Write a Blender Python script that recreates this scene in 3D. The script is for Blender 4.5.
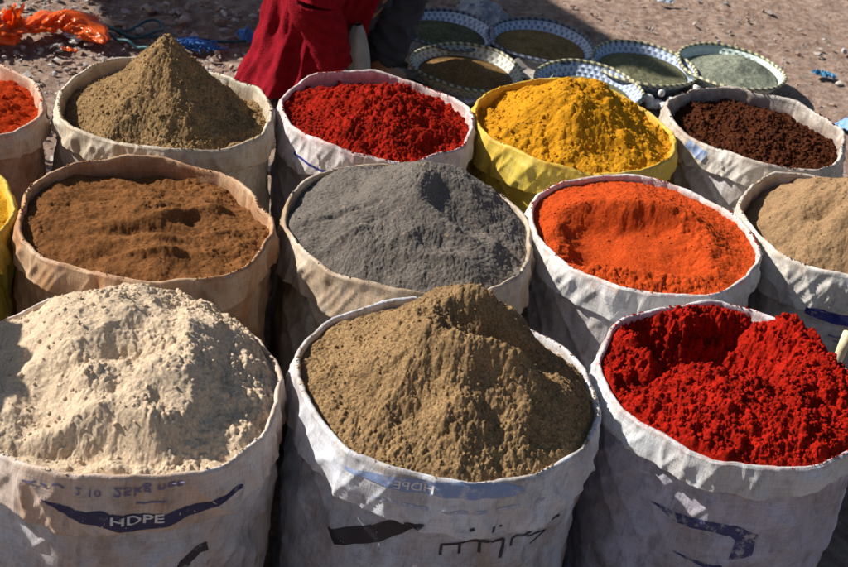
import bpy, bmesh, math, random
import numpy as np
from mathutils import Vector, Matrix, Euler

R = math.radians
random.seed(7)
rng = np.random.default_rng(11)
for o in list(bpy.data.objects):
    bpy.data.objects.remove(o)
sc = bpy.context.scene
COL = sc.collection

# ------------------------------------------------------------------ camera
FPX, PITCH, ROLL, CAMZ = 1443.5, R(31.85), R(9.38), 1.67
cam_d = bpy.data.cameras.new('camera')
cam = bpy.data.objects.new('camera', cam_d)
COL.objects.link(cam)
sc.camera = cam
cam_d.sensor_width = 36
cam_d.lens = 36 * FPX / 848
cam_d.clip_start = .05
cam_d.clip_end = 500
U = Vector((0, math.sin(PITCH), math.cos(PITCH)))
F = Vector((0, math.cos(PITCH), -math.sin(PITCH)))
X = Vector((1, 0, 0))
rt = X * math.cos(ROLL) + U * math.sin(ROLL)
up = -X * math.sin(ROLL) + U * math.cos(ROLL)
m = Matrix((rt, up, -F)).transposed().to_4x4()
m.translation = (0, 0, CAMZ)
cam.matrix_world = m
cam_d.dof.use_dof = True
cam_d.dof.focus_distance = 2.35
cam_d.dof.aperture_fstop = 13
CAMP = Vector((0, 0, CAMZ))


def ray(px, py):
    return rt * ((px - 424) / FPX) + up * (-(py - 283.5) / FPX) + F


def at(px, py, z=0.0):
    d = ray(px, py)
    return CAMP + d * ((z - CAMZ) / d.z)


# ------------------------------------------------------------------ world and sun
SUN_EL, SUN_AZ = R(37), R(9)          # from the left, a little behind the sacks
sdir = Vector((-math.cos(SUN_AZ) * math.cos(SUN_EL), math.sin(SUN_AZ) * math.cos(SUN_EL), math.sin(SUN_EL)))
w = bpy.data.worlds.new("World")
sc.world = w
w.use_nodes = True
nt = w.node_tree
bg = nt.nodes.get('Background') or nt.nodes.new('ShaderNodeBackground')
sky = nt.nodes.new('ShaderNodeTexSky')
sky.sky_type = 'NISHITA'
sky.sun_disc = False
sky.sun_elevation = SUN_EL
sky.sun_rotation = math.atan2(sdir.x, sdir.y)
nt.links.new(sky.outputs[0], bg.inputs[0])
bg.inputs[1].default_value = 0.05
sl = bpy.data.lights.new('sun', 'SUN')
sl.energy = 5
sl.angle = R(.55)
sl.color = (1.0, .955, .88)
so = bpy.data.objects.new('sun', sl)
COL.objects.link(so)
so.rotation_euler = sdir.to_track_quat('Z', 'Y').to_euler()
so.location = (-4, 1, 5)
sc.view_settings.view_transform = 'Standard'
sc.view_settings.look = 'None'
sc.view_settings.exposure = 0.78
sc.view_settings.gamma = 1
sc.render.engine = 'CYCLES'
sc.cycles.max_bounces = 6

# ------------------------------------------------------------------ noise (numpy)


def _h(ix, iy, s):
    a = (ix.astype(np.int64) * 374761393 + iy.astype(np.int64) * 668265263 + s * 974711) & 0xffffffff
    a = ((a ^ (a >> 13)) * 1274126177) & 0xffffffff
    a = ((a ^ (a >> 16)) * 2246822519) & 0xffffffff
    return (a ^ (a >> 15)) & 0xffffffff


def h01(ix, iy, s):
    return _h(ix, iy, s) / 4294967295.0


def perlin(x, y, s=0):
    x = np.asarray(x, float); y = np.asarray(y, float)
    xi = np.floor(x); yi = np.floor(y); fx = x - xi; fy = y - yi
    xi = xi.astype(np.int64); yi = yi.astype(np.int64)
    ux = fx * fx * fx * (fx * (fx * 6 - 15) + 10); uy = fy * fy * fy * (fy * (fy * 6 - 15) + 10)

    def g(a, b):
        t = h01(xi + a, yi + b, s) * 2 * np.pi
        return np.cos(t) * (fx - a) + np.sin(t) * (fy - b)
    n0 = g(0, 0) * (1 - ux) + g(1, 0) * ux
    n1 = g(0, 1) * (1 - ux) + g(1, 1) * ux
    return (n0 * (1 - uy) + n1 * uy) * 1.5


def fbm(x, y, s=0, o=4, gain=.5):
    v = 0; a = 1; f = 1
    for i in range(o):
        v = v + a * perlin(x * f + 13.7 * i, y * f - 7.1 * i, s + i); a *= gain; f *= 2.03
    return v


def lumps(x, y, s=0, rad=.62, dens=1.0):
    """half-dome clumps, one in each cell, of random size"""
    x = np.asarray(x, float); y = np.asarray(y, float)
    xi = np.floor(x).astype(np.int64); yi = np.floor(y).astype(np.int64)
    best = np.zeros_like(x)
    for a in (-1, 0, 1):
        for b in (-1, 0, 1):
            cx = xi + a; cy = yi + b
            px = cx + h01(cx, cy, s); py = cy + h01(cx, cy, s + 1)
            rr = rad * (.35 + .75 * h01(cx, cy, s + 2)) * (h01(cx, cy, s + 3) < dens)
            d2 = ((x - px) ** 2 + (y - py) ** 2)
            v = np.sqrt(np.maximum(rr * rr - d2, 0))
            best = np.maximum(best, v)
    return best


def folds(x, y, s=0):
    """crumpled cloth: flat-sided facets that meet in creases"""
    x = np.asarray(x, float); y = np.asarray(y, float)
    xi = np.floor(x).astype(np.int64); yi = np.floor(y).astype(np.int64)
    d1 = np.full(x.shape, 9.)
    for a in (-1, 0, 1):
        for b in (-1, 0, 1):
            cx = xi + a; cy = yi + b
            d = np.hypot(x - cx - h01(cx, cy, s), y - cy - h01(cx, cy, s + 1)) + .25 * h01(cx, cy, s + 2)
            d1 = np.minimum(d1, d)
    return d1 - .55


def sstep(a, b, x):
    t = np.clip((x - a) / (b - a), 0, 1)
    return t * t * (3 - 2 * t)


# ------------------------------------------------------------------ materials


def mat(name):
    M = bpy.data.materials.new(name)
    M.use_nodes = True
    n = M.node_tree.nodes
    b = n.get('Principled BSDF')
    return M, M.node_tree, b


def N(t, kind, **kw):
    n = t.nodes.new(kind)
    for k, v in kw.items():
        if hasattr(n, k):
            setattr(n, k, v)
        else:
            n.inputs[k.replace('_', ' ')].default_value = v
    return n


def ramp(t, fac, stops):
    r = t.nodes.new('ShaderNodeValToRGB')
    e = r.color_ramp.elements
    while len(e) < len(stops):
        e.new(.5)
    for q, (p, c) in zip(e, stops):
        q.position = p
        q.color = (*c, 1) if len(c) == 3 else c
    t.links.new(fac, r.inputs[0])
    return r


def mixc(t, fac, a, b):
    mx = t.nodes.new('ShaderNodeMix')
    mx.data_type = 'RGBA'
    for sock, v in ((mx.inputs[0], fac), (mx.inputs[6], a), (mx.inputs[7], b)):
        if hasattr(v, 'is_output'):
            t.links.new(v, sock)
        elif isinstance(v, (int, float)):
            sock.default_value = v
        else:
            sock.default_value = (*v, 1)
    return mx.outputs[2]


def lin(r, g, b):
    f = lambda c: ((c / 255 + .055) / 1.055) ** 2.4 if c > 10 else c / 255 / 12.92
    return (f(r), f(g), f(b))


def spice_mat(name, c, var=.35, fine=700, bump=.0012, specks=None, deep=None, contrast=.9):
    M, t, b = mat(name)
    co = N(t, 'ShaderNodeTexCoord')
    n1 = N(t, 'ShaderNodeTexNoise', Scale=22.0, Detail=6.0, Roughness=.65)
    n2 = N(t, 'ShaderNodeTexNoise', Scale=float(fine) * .45, Detail=4.0, Roughness=.85)
    for n in (n1, n2):
        t.links.new(co.outputs['Object'], n.inputs['Vector'])
    c = Vector(c)
    d = Vector(deep) if deep else c * (1 - var)
    lo = tuple(d); hi = tuple(min(1, v * (1 + var * .45)) for v in c)
    r1 = ramp(t, n1.outputs[0], [(.3, lo), (.52, tuple(c)), (.75, hi)])
    g = ramp(t, n2.outputs[0], [(.36, (.42, .42, .42)), (.5, (1., 1., 1.)), (.64, (1.65, 1.65, 1.65))])
    mu = t.nodes.new('ShaderNodeMix'); mu.data_type = 'RGBA'; mu.blend_type = 'MULTIPLY'
    mu.inputs[0].default_value = contrast
    t.links.new(r1.outputs[0], mu.inputs[6]); t.links.new(g.outputs[0], mu.inputs[7])
    colr = mu.outputs[2]
    if specks:
        v = N(t, 'ShaderNodeTexVoronoi', Scale=260.0)
        t.links.new(co.outputs['Object'], v.inputs['Vector'])
        rr = ramp(t, v.outputs['Color'], [(.90, (0, 0, 0)), (.93, (1, 1, 1))])
        colr = mixc(t, rr.outputs[0], colr, specks)
    t.links.new(colr, b.inputs['Base Color'])
    b.inputs['Roughness'].default_value = 1
    b.inputs['Specular IOR Level'].default_value = .05
    if 'Diffuse Roughness' in b.inputs:
        b.inputs['Diffuse Roughness'].default_value = .6
    bp = N(t, 'ShaderNodeBump'); bp.inputs['Distance'].default_value = bump * 2.4
    bp.inputs['Strength'].default_value = 1
    t.links.new(n2.outputs[0], bp.inputs['Height'])
    t.links.new(bp.outputs[0], b.inputs['Normal'])
    return M


def cloth_mat(name, base, stain, dirt=(.09, .055, .03), amt=.5, rough=.55, stain_scale=8., trans=.16, lowdirt=.5, seed=0., spill=None):
    """woven plastic sack cloth with spice stains, scuffs and ground dirt"""
    M, t, b = mat(name)
    co = N(t, 'ShaderNodeTexCoord')
    mp = N(t, 'ShaderNodeMapping'); mp.inputs['Location'].default_value = (seed, seed * 1.7, seed * .3)
    t.links.new(co.outputs['Object'], mp.inputs[0])
    mp2 = N(t, 'ShaderNodeMapping'); mp2.inputs['Scale'].default_value = (1, 1, .35)
    t.links.new(mp.outputs[0], mp2.inputs[0])
    n1 = N(t, 'ShaderNodeTexNoise', Scale=stain_scale, Detail=8.0, Roughness=.68)
    n2 = N(t, 'ShaderNodeTexNoise', Scale=19.0, Detail=9.0, Roughness=.75)
    n3 = N(t, 'ShaderNodeTexNoise', Scale=420.0, Detail=2.0)
    n4 = N(t, 'ShaderNodeTexNoise', Scale=60.0, Detail=6.0, Roughness=.7)
    t.links.new(mp2.outputs[0], n1.inputs['Vector'])
    t.links.new(mp.outputs[0], n2.inputs['Vector'])
    t.links.new(mp.outputs[0], n3.inputs['Vector'])
    t.links.new(mp2.outputs[0], n4.inputs['Vector'])
    r1 = ramp(t, n1.outputs[0], [(.40, (0, 0, 0)), (.60, (min(1, amt * 1.25),) * 3)])
    c1 = mixc(t, r1.outputs[0], base, stain)
    r2 = ramp(t, n2.outputs[0], [(.48, (0, 0, 0)), (.64, (.7 * lowdirt + .12,) * 3)])
    c2 = mixc(t, r2.outputs[0], c1, tuple(Vector(dirt) * .6 + Vector(stain) * .4))
    r4 = ramp(t, n4.outputs[0], [(.55, (0, 0, 0)), (.66, (.45,) * 3)])
    c3 = mixc(t, r4.outputs[0], c2, (.16, .15, .17))
    # ground dirt gathers on the low part of the sack
    sp = N(t, 'ShaderNodeSeparateXYZ'); t.links.new(co.outputs['Object'], sp.inputs[0])
    zz = ramp(t, sp.outputs[2], [(.08, (.75,) * 3), (.38, (0, 0, 0))])
    mm = t.nodes.new('ShaderNodeMath'); mm.operation = 'MULTIPLY'
    t.links.new(zz.outputs[0], mm.inputs[0]); t.links.new(n2.outputs[0], mm.inputs[1])
    c4 = mixc(t, mm.outputs[0], c3, dirt)
    if spill:
        uv = N(t, 'ShaderNodeUVMap'); s2 = N(t, 'ShaderNodeSeparateXYZ'); t.links.new(uv.outputs[0], s2.inputs[0])
        ns = N(t, 'ShaderNodeTexNoise', Scale=45.0, Detail=9.0, Roughness=.8)
        t.links.new(mp.outputs[0], ns.inputs['Vector'])
        ma = t.nodes.new('ShaderNodeMath'); ma.operation = 'MULTIPLY_ADD'; ma.inputs[1].default_value = -5.5
        t.links.new(s2.outputs[1], ma.inputs[0]); t.links.new(ns.outputs[0], ma.inputs[2])
        rs = ramp(t, ma.outputs[0], [(.44, (0, 0, 0)), (.60, (.5,) * 3), (.9, (.72,) * 3)])
        c4 = mixc(t, rs.outputs[0], c4, spill)
    # the dark gaps between the tapes
    tapes = []
    for sc_ in ((520, 520, 14), (16, 16, 520)):
        mq = N(t, 'ShaderNodeMapping'); mq.inputs['Scale'].default_value = sc_
        t.links.new(mp.outputs[0], mq.inputs[0])
        nq = N(t, 'ShaderNodeTexNoise', Scale=1.0, Detail=2.0)
        t.links.new(mq.outputs[0], nq.inputs['Vector'])
        tapes.append(nq.outputs[0])
    tm = t.nodes.new('ShaderNodeMath'); tm.operation = 'ADD'
    t.links.new(tapes[0], tm.inputs[0]); t.links.new(tapes[1], tm.inputs[1])
    th_ = t.nodes.new('ShaderNodeMath'); th_.operation = 'MULTIPLY'; th_.inputs[1].default_value = .5
    t.links.new(tm.outputs[0], th_.inputs[0])
    r3 = ramp(t, th_.outputs[0], [(.36, (.80,) * 3), (.5, (.97,) * 3), (.62, (1.05,) * 3)])
    mu = t.nodes.new('ShaderNodeMix'); mu.data_type = 'RGBA'; mu.blend_type = 'MULTIPLY'
    mu.inputs[0].default_value = 1
    t.links.new(c4, mu.inputs[6]); t.links.new(r3.outputs[0], mu.inputs[7])
    t.links.new(mu.outputs[2], b.inputs['Base Color'])
    b.inputs['Roughness'].default_value = rough
    b.inputs['Specular IOR Level'].default_value = .3
    hh = t.nodes.new('ShaderNodeMath'); hh.operation = 'MULTIPLY_ADD'
    hh.inputs[1].default_value = .4
    t.links.new(th_.outputs[0], hh.inputs[0]); t.links.new(n4.outputs[0], hh.inputs[2])
    bp = N(t, 'ShaderNodeBump'); bp.inputs['Distance'].default_value = .0035
    bp.inputs['Strength'].default_value = .55
    t.links.new(hh.outputs[0], bp.inputs['Height'])
    t.links.new(bp.outputs[0], b.inputs['Normal'])
    tr = N(t, 'ShaderNodeBsdfTranslucent')
    t.links.new(mu.outputs[2], tr.inputs[0])
    ms = N(t, 'ShaderNodeMixShader'); ms.inputs[0].default_value = trans
    out = t.nodes.get('Material Output')
    t.links.new(b.outputs[0], ms.inputs[1]); t.links.new(tr.outputs[0], ms.inputs[2])
    t.links.new(ms.outputs[0], out.inputs[0])
    return M


def plain_mat(name, c, rough=.7, var=.25, scale=40., bump=0., spec=.3, trans=0., bscale=None):
    M, t, b = mat(name)
    co = N(t, 'ShaderNodeTexCoord')
    n1 = N(t, 'ShaderNodeTexNoise', Scale=float(scale), Detail=6.0, Roughness=.65)
    t.links.new(co.outputs['Object'], n1.inputs['Vector'])
    r = ramp(t, n1.outputs[0], [(.3, tuple(v * (1 - var) for v in c)), (.7, tuple(min(1, v * (1 + var)) for v in c))])
    t.links.new(r.outputs[0], b.inputs['Base Color'])
    b.inputs['Roughness'].default_value = rough
    b.inputs['Specular IOR Level'].default_value = spec
    if bump:
        n2 = n1
        if bscale:
            n2 = N(t, 'ShaderNodeTexNoise', Scale=float(bscale), Detail=5.0)
            t.links.new(co.outputs['Object'], n2.inputs['Vector'])
        bp = N(t, 'ShaderNodeBump'); bp.inputs['Distance'].default_value = bump
        t.links.new(n2.outputs[0], bp.inputs['Height'])
        t.links.new(bp.outputs[0], b.inputs['Normal'])
    if trans:
        tr = N(t, 'ShaderNodeBsdfTranslucent')
        t.links.new(r.outputs[0], tr.inputs[0])
        ms = N(t, 'ShaderNodeMixShader'); ms.inputs[0].default_value = trans
        t.links.new(b.outputs[0], ms.inputs[1]); t.links.new(tr.outputs[0], ms.inputs[2])
        t.links.new(ms.outputs[0], t.nodes['Material Output'].inputs[0])
    return M


def print_mat(name, c, wear=.45, scale=90., under=(.5, .49, .47)):
    """ink on sack cloth, partly rubbed off"""
    M, t, b = mat(name)
    co = N(t, 'ShaderNodeTexCoord')
    n1 = N(t, 'ShaderNodeTexNoise', Scale=float(scale), Detail=7.0, Roughness=.75)
    t.links.new(co.outputs['Object'], n1.inputs['Vector'])
    e = .62 - wear * .25
    r = ramp(t, n1.outputs[0], [(e, (0, 0, 0)), (e + .10, (min(1, .3 + wear),) * 3)])
    t.links.new(mixc(t, r.outputs[0], c, under), b.inputs['Base Color'])
    b.inputs['Roughness'].default_value = .55
    return M


# ------------------------------------------------------------------ object helpers


def tag(o, label=None, cat=None, group=None, kind=None):
    for k, v in (('label', label), ('category', cat), ('group', group), ('kind', kind)):
        if v:
            o[k] = v
    return o


def empty(name, loc, rz=0):
    o = bpy.data.objects.new(name, None)
    COL.objects.link(o)
    o.location = loc
    o.rotation_euler.z = rz
    o.empty_display_size = .1
    return o


def mesh_np(name, V, Fq, mt, parent=None, smooth=True, loc=None, tris=None, uv=None):
    """V (n,3); Fq (m,4) quads; tris (k,3)"""
    me = bpy.data.meshes.new(name)
    V = np.asarray(V, np.float32)
    Fq = np.asarray(Fq, np.int32).reshape(-1, 4)
    T = np.zeros((0, 3), np.int32) if tris is None else np.asarray(tris, np.int32).reshape(-1, 3)
    me.vertices.add(len(V)); me.vertices.foreach_set('co', V.ravel())
    loops = np.concatenate([Fq.ravel(), T.ravel()])
    me.loops.add(len(loops)); me.loops.foreach_set('vertex_index', loops)
    starts = np.concatenate([np.arange(len(Fq)) * 4, len(Fq) * 4 + np.arange(len(T)) * 3]).astype(np.int32)
    tot = np.concatenate([np.full(len(Fq), 4), np.full(len(T), 3)]).astype(np.int32)
    me.polygons.add(len(starts))
    me.polygons.foreach_set('loop_start', starts); me.polygons.foreach_set('loop_total', tot)
    if uv is not None:
        l = me.uv_layers.new(name='UVMap')
        l.data.foreach_set('uv', np.asarray(uv, np.float32)[loops].ravel())
    me.update(calc_edges=True)
    me.polygons.foreach_set('use_smooth', np.full(len(starts), smooth))
    me.validate()
    if mt:
        me.materials.append(mt)
    o = bpy.data.objects.new(name, me)
    COL.objects.link(o)
    if loc is not None:
        o.location = loc
    if parent:
        o.parent = parent
    return o


def grid_faces(nr, nc, wrap=False):
    i = np.arange(nr - 1)[:, None]
    j = np.arange(nc if wrap else nc - 1)[None, :]
    j2 = (j + 1) % nc
    return np.stack([i * nc + j, i * nc + j2, (i + 1) * nc + j2, (i + 1) * nc + j], -1).reshape(-1, 4)


def ico(sub=1):
    bm = bmesh.new()
    bmesh.ops.create_icosphere(bm, subdivisions=sub, radius=1)
    V = np.array([v.co[:] for v in bm.verts]); T = np.array([[v.index for v in f.verts] for f in bm.faces])
    bm.free()
    return V, T


ICO1, ICO1T = ico(1)
ICO2, ICO2T = ico(2)


def rocks(P, S, flat=.7, rough=.35, base=None, g=None):
    """many small lumps: positions P (n,3), sizes S (n,)"""
    V0, T0 = base or (ICO1, ICO1T)
    g = g or rng
    n = len(P)
    j = 1 + rough * (g.random((n, len(V0), 1)) - .5) * 2
    q = g.normal(size=(n, 3, 3))
    q, _ = np.linalg.qr(q)
    st = 1 + (g.random((n, 1, 3)) - .5) * .8
    V = V0[None] * j * st
    V = np.einsum('nij,nkj->nki', q, V)
    V[..., 2] *= flat
    V = V * np.asarray(S)[:, None, None] + np.asarray(P)[:, None, :]
    T = T0[None] + (np.arange(n) * len(V0))[:, None, None]
    return V.reshape(-1, 3), T.reshape(-1, 3)


def tube_np(pts, rad, n=8, closed_ends=True):
    pts = np.asarray(pts, float); m_ = len(pts)
    rad = np.broadcast_to(rad, (m_,))
    tg = np.gradient(pts, axis=0); tg /= np.linalg.norm(tg, axis=1, keepdims=True) + 1e-9
    ref = np.array([0, 0, 1.]); a = np.cross(tg, ref)
    bad = np.linalg.norm(a, axis=1) < .1
    a[bad] = np.cross(tg[bad], [1., 0, 0])
    a /= np.linalg.norm(a, axis=1, keepdims=True); b = np.cross(tg, a)
    th = np.linspace(0, 2 * np.pi, n, endpoint=False)
    V = pts[:, None] + rad[:, None, None] * (np.cos(th)[None, :, None] * a[:, None] + np.sin(th)[None, :, None] * b[:, None])
    V = V.reshape(-1, 3); Fq = grid_faces(m_, n, True)
    T = []
    if closed_ends:
        V = np.vstack([V, pts[:1], pts[-1:]])
        c0 = m_ * n
        for k in range(n):
            T.append((c0, (k + 1) % n, k)); T.append((c0 + 1, (m_ - 1) * n + k, (m_ - 1) * n + (k + 1) % n))
    return V, Fq, np.array(T).reshape(-1, 3)


def join_parts(lst):
    Vs, Fs, Ts, k = [], [], [], 0
    for V, Fq, T in lst:
        Vs.append(V); Fs.append(np.asarray(Fq).reshape(-1, 4) + k); Ts.append(np.asarray(T).reshape(-1, 3) + k); k += len(V)
    return np.vstack(Vs), np.vstack(Fs), np.vstack(Ts)


def spline(pts, n):
    """Catmull-Rom through pts"""
    P = np.asarray(pts, float)
    P = np.vstack([2 * P[0] - P[1], P, 2 * P[-1] - P[-2]])
    t = np.linspace(0, len(P) - 3 - 1e-6, n)
    i = t.astype(int); f = (t - i)[:, None]
    a, b, c, d = P[i], P[i + 1], P[i + 2], P[i + 3]
    return .5 * (2 * b + (c - a) * f + (2 * a - 5 * b + 4 * c - d) * f ** 2 + (3 * b - a - 3 * c + d) * f ** 3)


# ------------------------------------------------------------------ sacks
TH = 420


class Sack:
    @property
    def trees(self):
        if self._trees is None:
            self._trees = [BVHTree.FromPolygons(V.tolist(), Fq.tolist()) for V, Fq in self.geo]
        return self._trees


def make_sack(cx, cy, r, seed, bagm, cuffm, label, rimz=.45, cuff=.055, corners=12, kink=.022, wave=.008, flare=.004, tilt=(0, 0), mixr=.6, group='open sacks of spice'):
    g = np.random.default_rng(seed)
    th = np.linspace(0, 2 * np.pi, TH, endpoint=False)
    # rim outline: straight chords between irregular corners, slightly softened
    a = np.sort((np.arange(corners) + g.uniform(.05, .75, corners)) / corners * 2 * np.pi)
    rr = r * (1 + g.uniform(-kink, kink, corners) + .006)
    zz = g.uniform(-wave, wave, corners)
    px = np.append(rr * np.cos(a), rr[0] * np.cos(a[0])); py = np.append(rr * np.sin(a), rr[0] * np.sin(a[0]))
    rim = np.zeros(TH); rz = np.zeros(TH)
    for i in range(corners):
        a0, a1 = a[i], a[(i + 1) % corners] + (2 * np.pi if i == corners - 1 else 0)
        for k in range(TH):
            t = th[k]
            if not (a0 <= t < a1):
                t += 2 * np.pi
                if not (a0 <= t < a1):
                    continue
            x0, y0, x1, y1 = px[i], py[i], px[i + 1], py[i + 1]
            dx, dy = math.cos(t), math.sin(t)
            den = dx * (y1 - y0) - dy * (x1 - x0)
            rim[k] = (x0 * (y1 - y0) - y0 * (x1 - x0)) / den
            f = (t - a0) / (a1 - a0)
            rz[k] = zz[i] * (1 - f) + zz[(i + 1) % corners] * f
    rim = mixr * rim + (1 - mixr) * np.full(TH, r)

    def soft(v, n):
        kx = np.ones(n) / n
        return np.convolve(np.concatenate([v[-n:], v, v[:n]]), kx, 'same')[n:-n]
    rim = soft(soft(rim, 17), 11); rz = soft(soft(rz, 25), 15)
    cx_, sx_ = np.cos(th), np.sin(th)
    rim = rim + .0022 * perlin(cx_ * 5 + 9, sx_ * 5 + 9, seed + 21) + .0022 * ((1 - np.abs(perlin(cx_ * 4 + 19, sx_ * 4 + 9, seed + 22))) ** 6)
    rz = rz + .0022 * perlin(cx_ * 4 + 5, sx_ * 4 + 2, seed + 23) + .0006 * perlin(cx_ * 15 + 5, sx_ * 15 + 2, seed + 24)
    rz = rz + tilt[0] * r * np.cos(th) + tilt[1] * r * np.sin(th)
    clen = cuff * (1 + .35 * np.interp(th, np.linspace(0, 2 * np.pi, 9), np.append(g.uniform(-1, 1, 8), 0), period=2 * np.pi))
    clen = soft(soft(clen, 21), 21)
    pn = lambda T, s, f=1., k=0: perlin(np.cos(T) * f + s * 3.1 + 40, np.sin(T) * f + k + 40, seed)

    S = Sack()
    S.c = (cx, cy); S.r = r; S.rimz = rimz; S.th = th; S.rim = rim; S.rz = rz; S.clen = clen

    def wr(T, z):
        """creases of the sack wall, in metres"""
        arc = T * r
        cxx, cyy = np.cos(T) * r, np.sin(T) * r
        n1 = fbm(cxx * 9 + 31 + z * 3, cyy * 9 + z * 11 + 17, seed, 3)
        rd = 1 - np.abs(perlin(cxx * 12 + z * 7 + 5, cyy * 12 - z * 9 + 9, seed + 5))
        rd2 = 1 - np.abs(perlin(cxx * 17 - z * 12 + 15, cyy * 17 + z * 10 + 2, seed + 8))
        qx, qy = T * r * 1.0, z
        wx = .35 * perlin(qx * 9 + 3, qy * 9, seed + 31); wy = .35 * perlin(qx * 9 + 3, qy * 9 + 40, seed + 32)
        seamfade = 1
        fac = folds(qx * 11 + wx + 50, qy * 7 + wy + .5 * qx * 11, seed + 33) * .0115 + folds(qx * 24 + wx + 9, qy * 17 - .4 * qx * 20 + wy, seed + 37) * .0035
        return n1 * .003 + (rd ** 7) * .0045 + (rd2 ** 8) * .003 + fac

    def bagR(T, z):
        rimT = np.interp(T, th, rim, period=2 * np.pi)
        h = z / rimz
        k = sstep(.55, 1.0, h)
        basic = r * (.93 + .055 * np.sin(np.clip(h, 0, 1) * np.pi * .9 + .1))
        return basic * (1 - k) + (rimT - .007) * k + wr(T, z) * (1 - .5 * sstep(.8, 1, h))

    def cuffR(T, z):
        rimT = np.interp(T, th, rim, period=2 * np.pi)
        top = rimz + np.interp(T, th, rz, period=2 * np.pi)
        s = np.clip((top - z) / cuff, 0, 1.6)
        cr0 = folds(T * r * 17 + 70, z * 13 + T * r * 6, seed + 41) * .0050
        cr = cr0 + perlin(np.cos(T) * 5 + 60, np.sin(T) * 5 + z * 14 + 60, seed + 2) * .004
        cr2 = (1 - np.abs(perlin(np.cos(T) * 3.4 + z * 9 + 20, np.sin(T) * 3.4 + z * 6 + 20, seed + 3))) ** 6 * .0045
        cr3 = (1 - np.abs(perlin(np.cos(T) * 7 - z * 16 + 50, np.sin(T) * 7 + z * 10 + 20, seed + 4))) ** 6 * .003
        return rimT + flare * s + .001 + (cr + cr2 + cr3) * sstep(0, .35, s)

    def outer(T, z):
        top = rimz + np.interp(T, th, rz, period=2 * np.pi)
        hem = top - np.interp(T, th, clen, period=2 * np.pi)
        return np.where(z >= hem, np.maximum(cuffR(T, z), bagR(T, z)), bagR(T, z) + .001)
    S.outer = outer
    root = empty('spice_sack', (cx, cy, 0))
    tag(root, label, 'sack', group)
    S.root = root
    # bag wall, from the underside up to just under the rim
    rows = []
    for rad_f, z in ((.01, .004), (.5, .003), (.86, .0)):
        rows.append(np.stack([np.cos(th) * r * rad_f, np.sin(th) * r * rad_f, np.full(TH, z)], 1))
    for z in np.concatenate([np.linspace(.02, rimz - .19, 20), np.linspace(rimz - .185, rimz - .006, 44)]):
        zz_ = z + rz * sstep(.3, 1, np.full(TH, z / rimz))
        rad = bagR(th, np.full(TH, z)) * (1 if z > .03 else .97)
        rows.append(np.stack([np.cos(th) * rad, np.sin(th) * rad, zz_], 1))
    V = np.vstack(rows)
    Fb = grid_faces(len(rows), TH, True)
    S.geo = [(V, Fb)]
    mesh_np('bag', V, Fb, bagm, root)
    # cuff: the lining, the rolled rim and the folded-over band with its hem
    rows = []

    ruv = []

    def put(rad, z, rd=0.):
        rows.append(np.stack([np.cos(th) * rad, np.sin(th) * rad, z], 1))
        ruv.append(np.stack([th, np.full(TH, rd)], 1))
    top = rimz + rz
    for dz in (-.16, -.12, -.09, -.07, -.055, -.042, -.03, -.02, -.012, -.006):
        ww = perlin(np.cos(th) * 6 + 30, np.sin(th) * 6 + 30 + dz * 12, seed + 6) * .004 * sstep(.0, .04, np.full(TH, -dz))
        put(np.minimum(rim - .0075 + ww, bagR(th, top + dz) - (.004 if dz > -.05 else .012)) if dz < -.012 else rim - .0075 + ww, top + dz, dz)
    rollr = .0042 + .0026 * perlin(np.cos(th) * 3 + 8, np.sin(th) * 3 + 8, seed + 51)
    for q in np.linspace(.15, .85, 6):
        an = math.pi * (1 - q)
        put(rim - .0035 + rollr * math.cos(an) * .9, top - .003 + rollr * math.sin(an) * 1.2)
    for f in np.linspace(.03, 1, 30):
        z = top - clen * f
        put(cuffR(th, z), z, cuff * f)
    z = top - clen
    put(cuffR(th, z) - .0015, z - .0018, cuff)
    put(cuffR(th, z) - .0045, z + .001, cuff)
    put(cuffR(th, z) - .0055, z + .008, cuff)
    V = np.vstack(rows)
    Fc = grid_faces(len(rows), TH, True)
    S.geo.append((V, Fc))
    S._trees = None
    mesh_np('cuff', V, Fc, cuffm, root, uv=np.vstack(ruv))
    return S


from mathutils.bvhtree import BVHTree


def on_sack(S, px, py):
    """angle and height where a photo point falls on the front wall of a sack"""
    d = ray(px, py)
    ox, oy = -S.c[0], -S.c[1]
    rad = S.r
    for _ in range(5):
        A_ = d.x * d.x + d.y * d.y; B_ = ox * d.x + oy * d.y; C_ = ox * ox + oy * oy - rad * rad
        disc = max(B_ * B_ - A_ * C_, 0)
        t = (-B_ - math.sqrt(disc)) / A_
        p = CAMP + d * t
        T = math.atan2(p.y - S.c[1], p.x - S.c[0]) % (2 * math.pi)
        rad = float(S.outer(np.array([T]), np.array([p.z]))[0])
    return T, p.z


def wrap(S, TZ, lift=.0012):
    TZ = np.asarray(TZ, float)
    rad = S.outer(TZ[:, 0], TZ[:, 1])
    for i, (T, z) in enumerate(TZ):          # lay the ink on the modelled cloth itself
        dx, dy = math.cos(T), math.sin(T)
        best = 0
        for tree in S.trees:
            hit = tree.ray_cast(Vector((dx * S.r * 1.6, dy * S.r * 1.6, z)), Vector((-dx, -dy, 0)))
            if hit[0] is not None:
                best = max(best, math.hypot(hit[0].x, hit[0].y))
        if best:
            rad[i] = best
    rad = rad + min(lift, .0007) + (.0010 if lift >= .002 else 0)
    return np.stack([np.cos(TZ[:, 0]) * rad, np.sin(TZ[:, 0]) * rad, TZ[:, 1]], 1)


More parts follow.
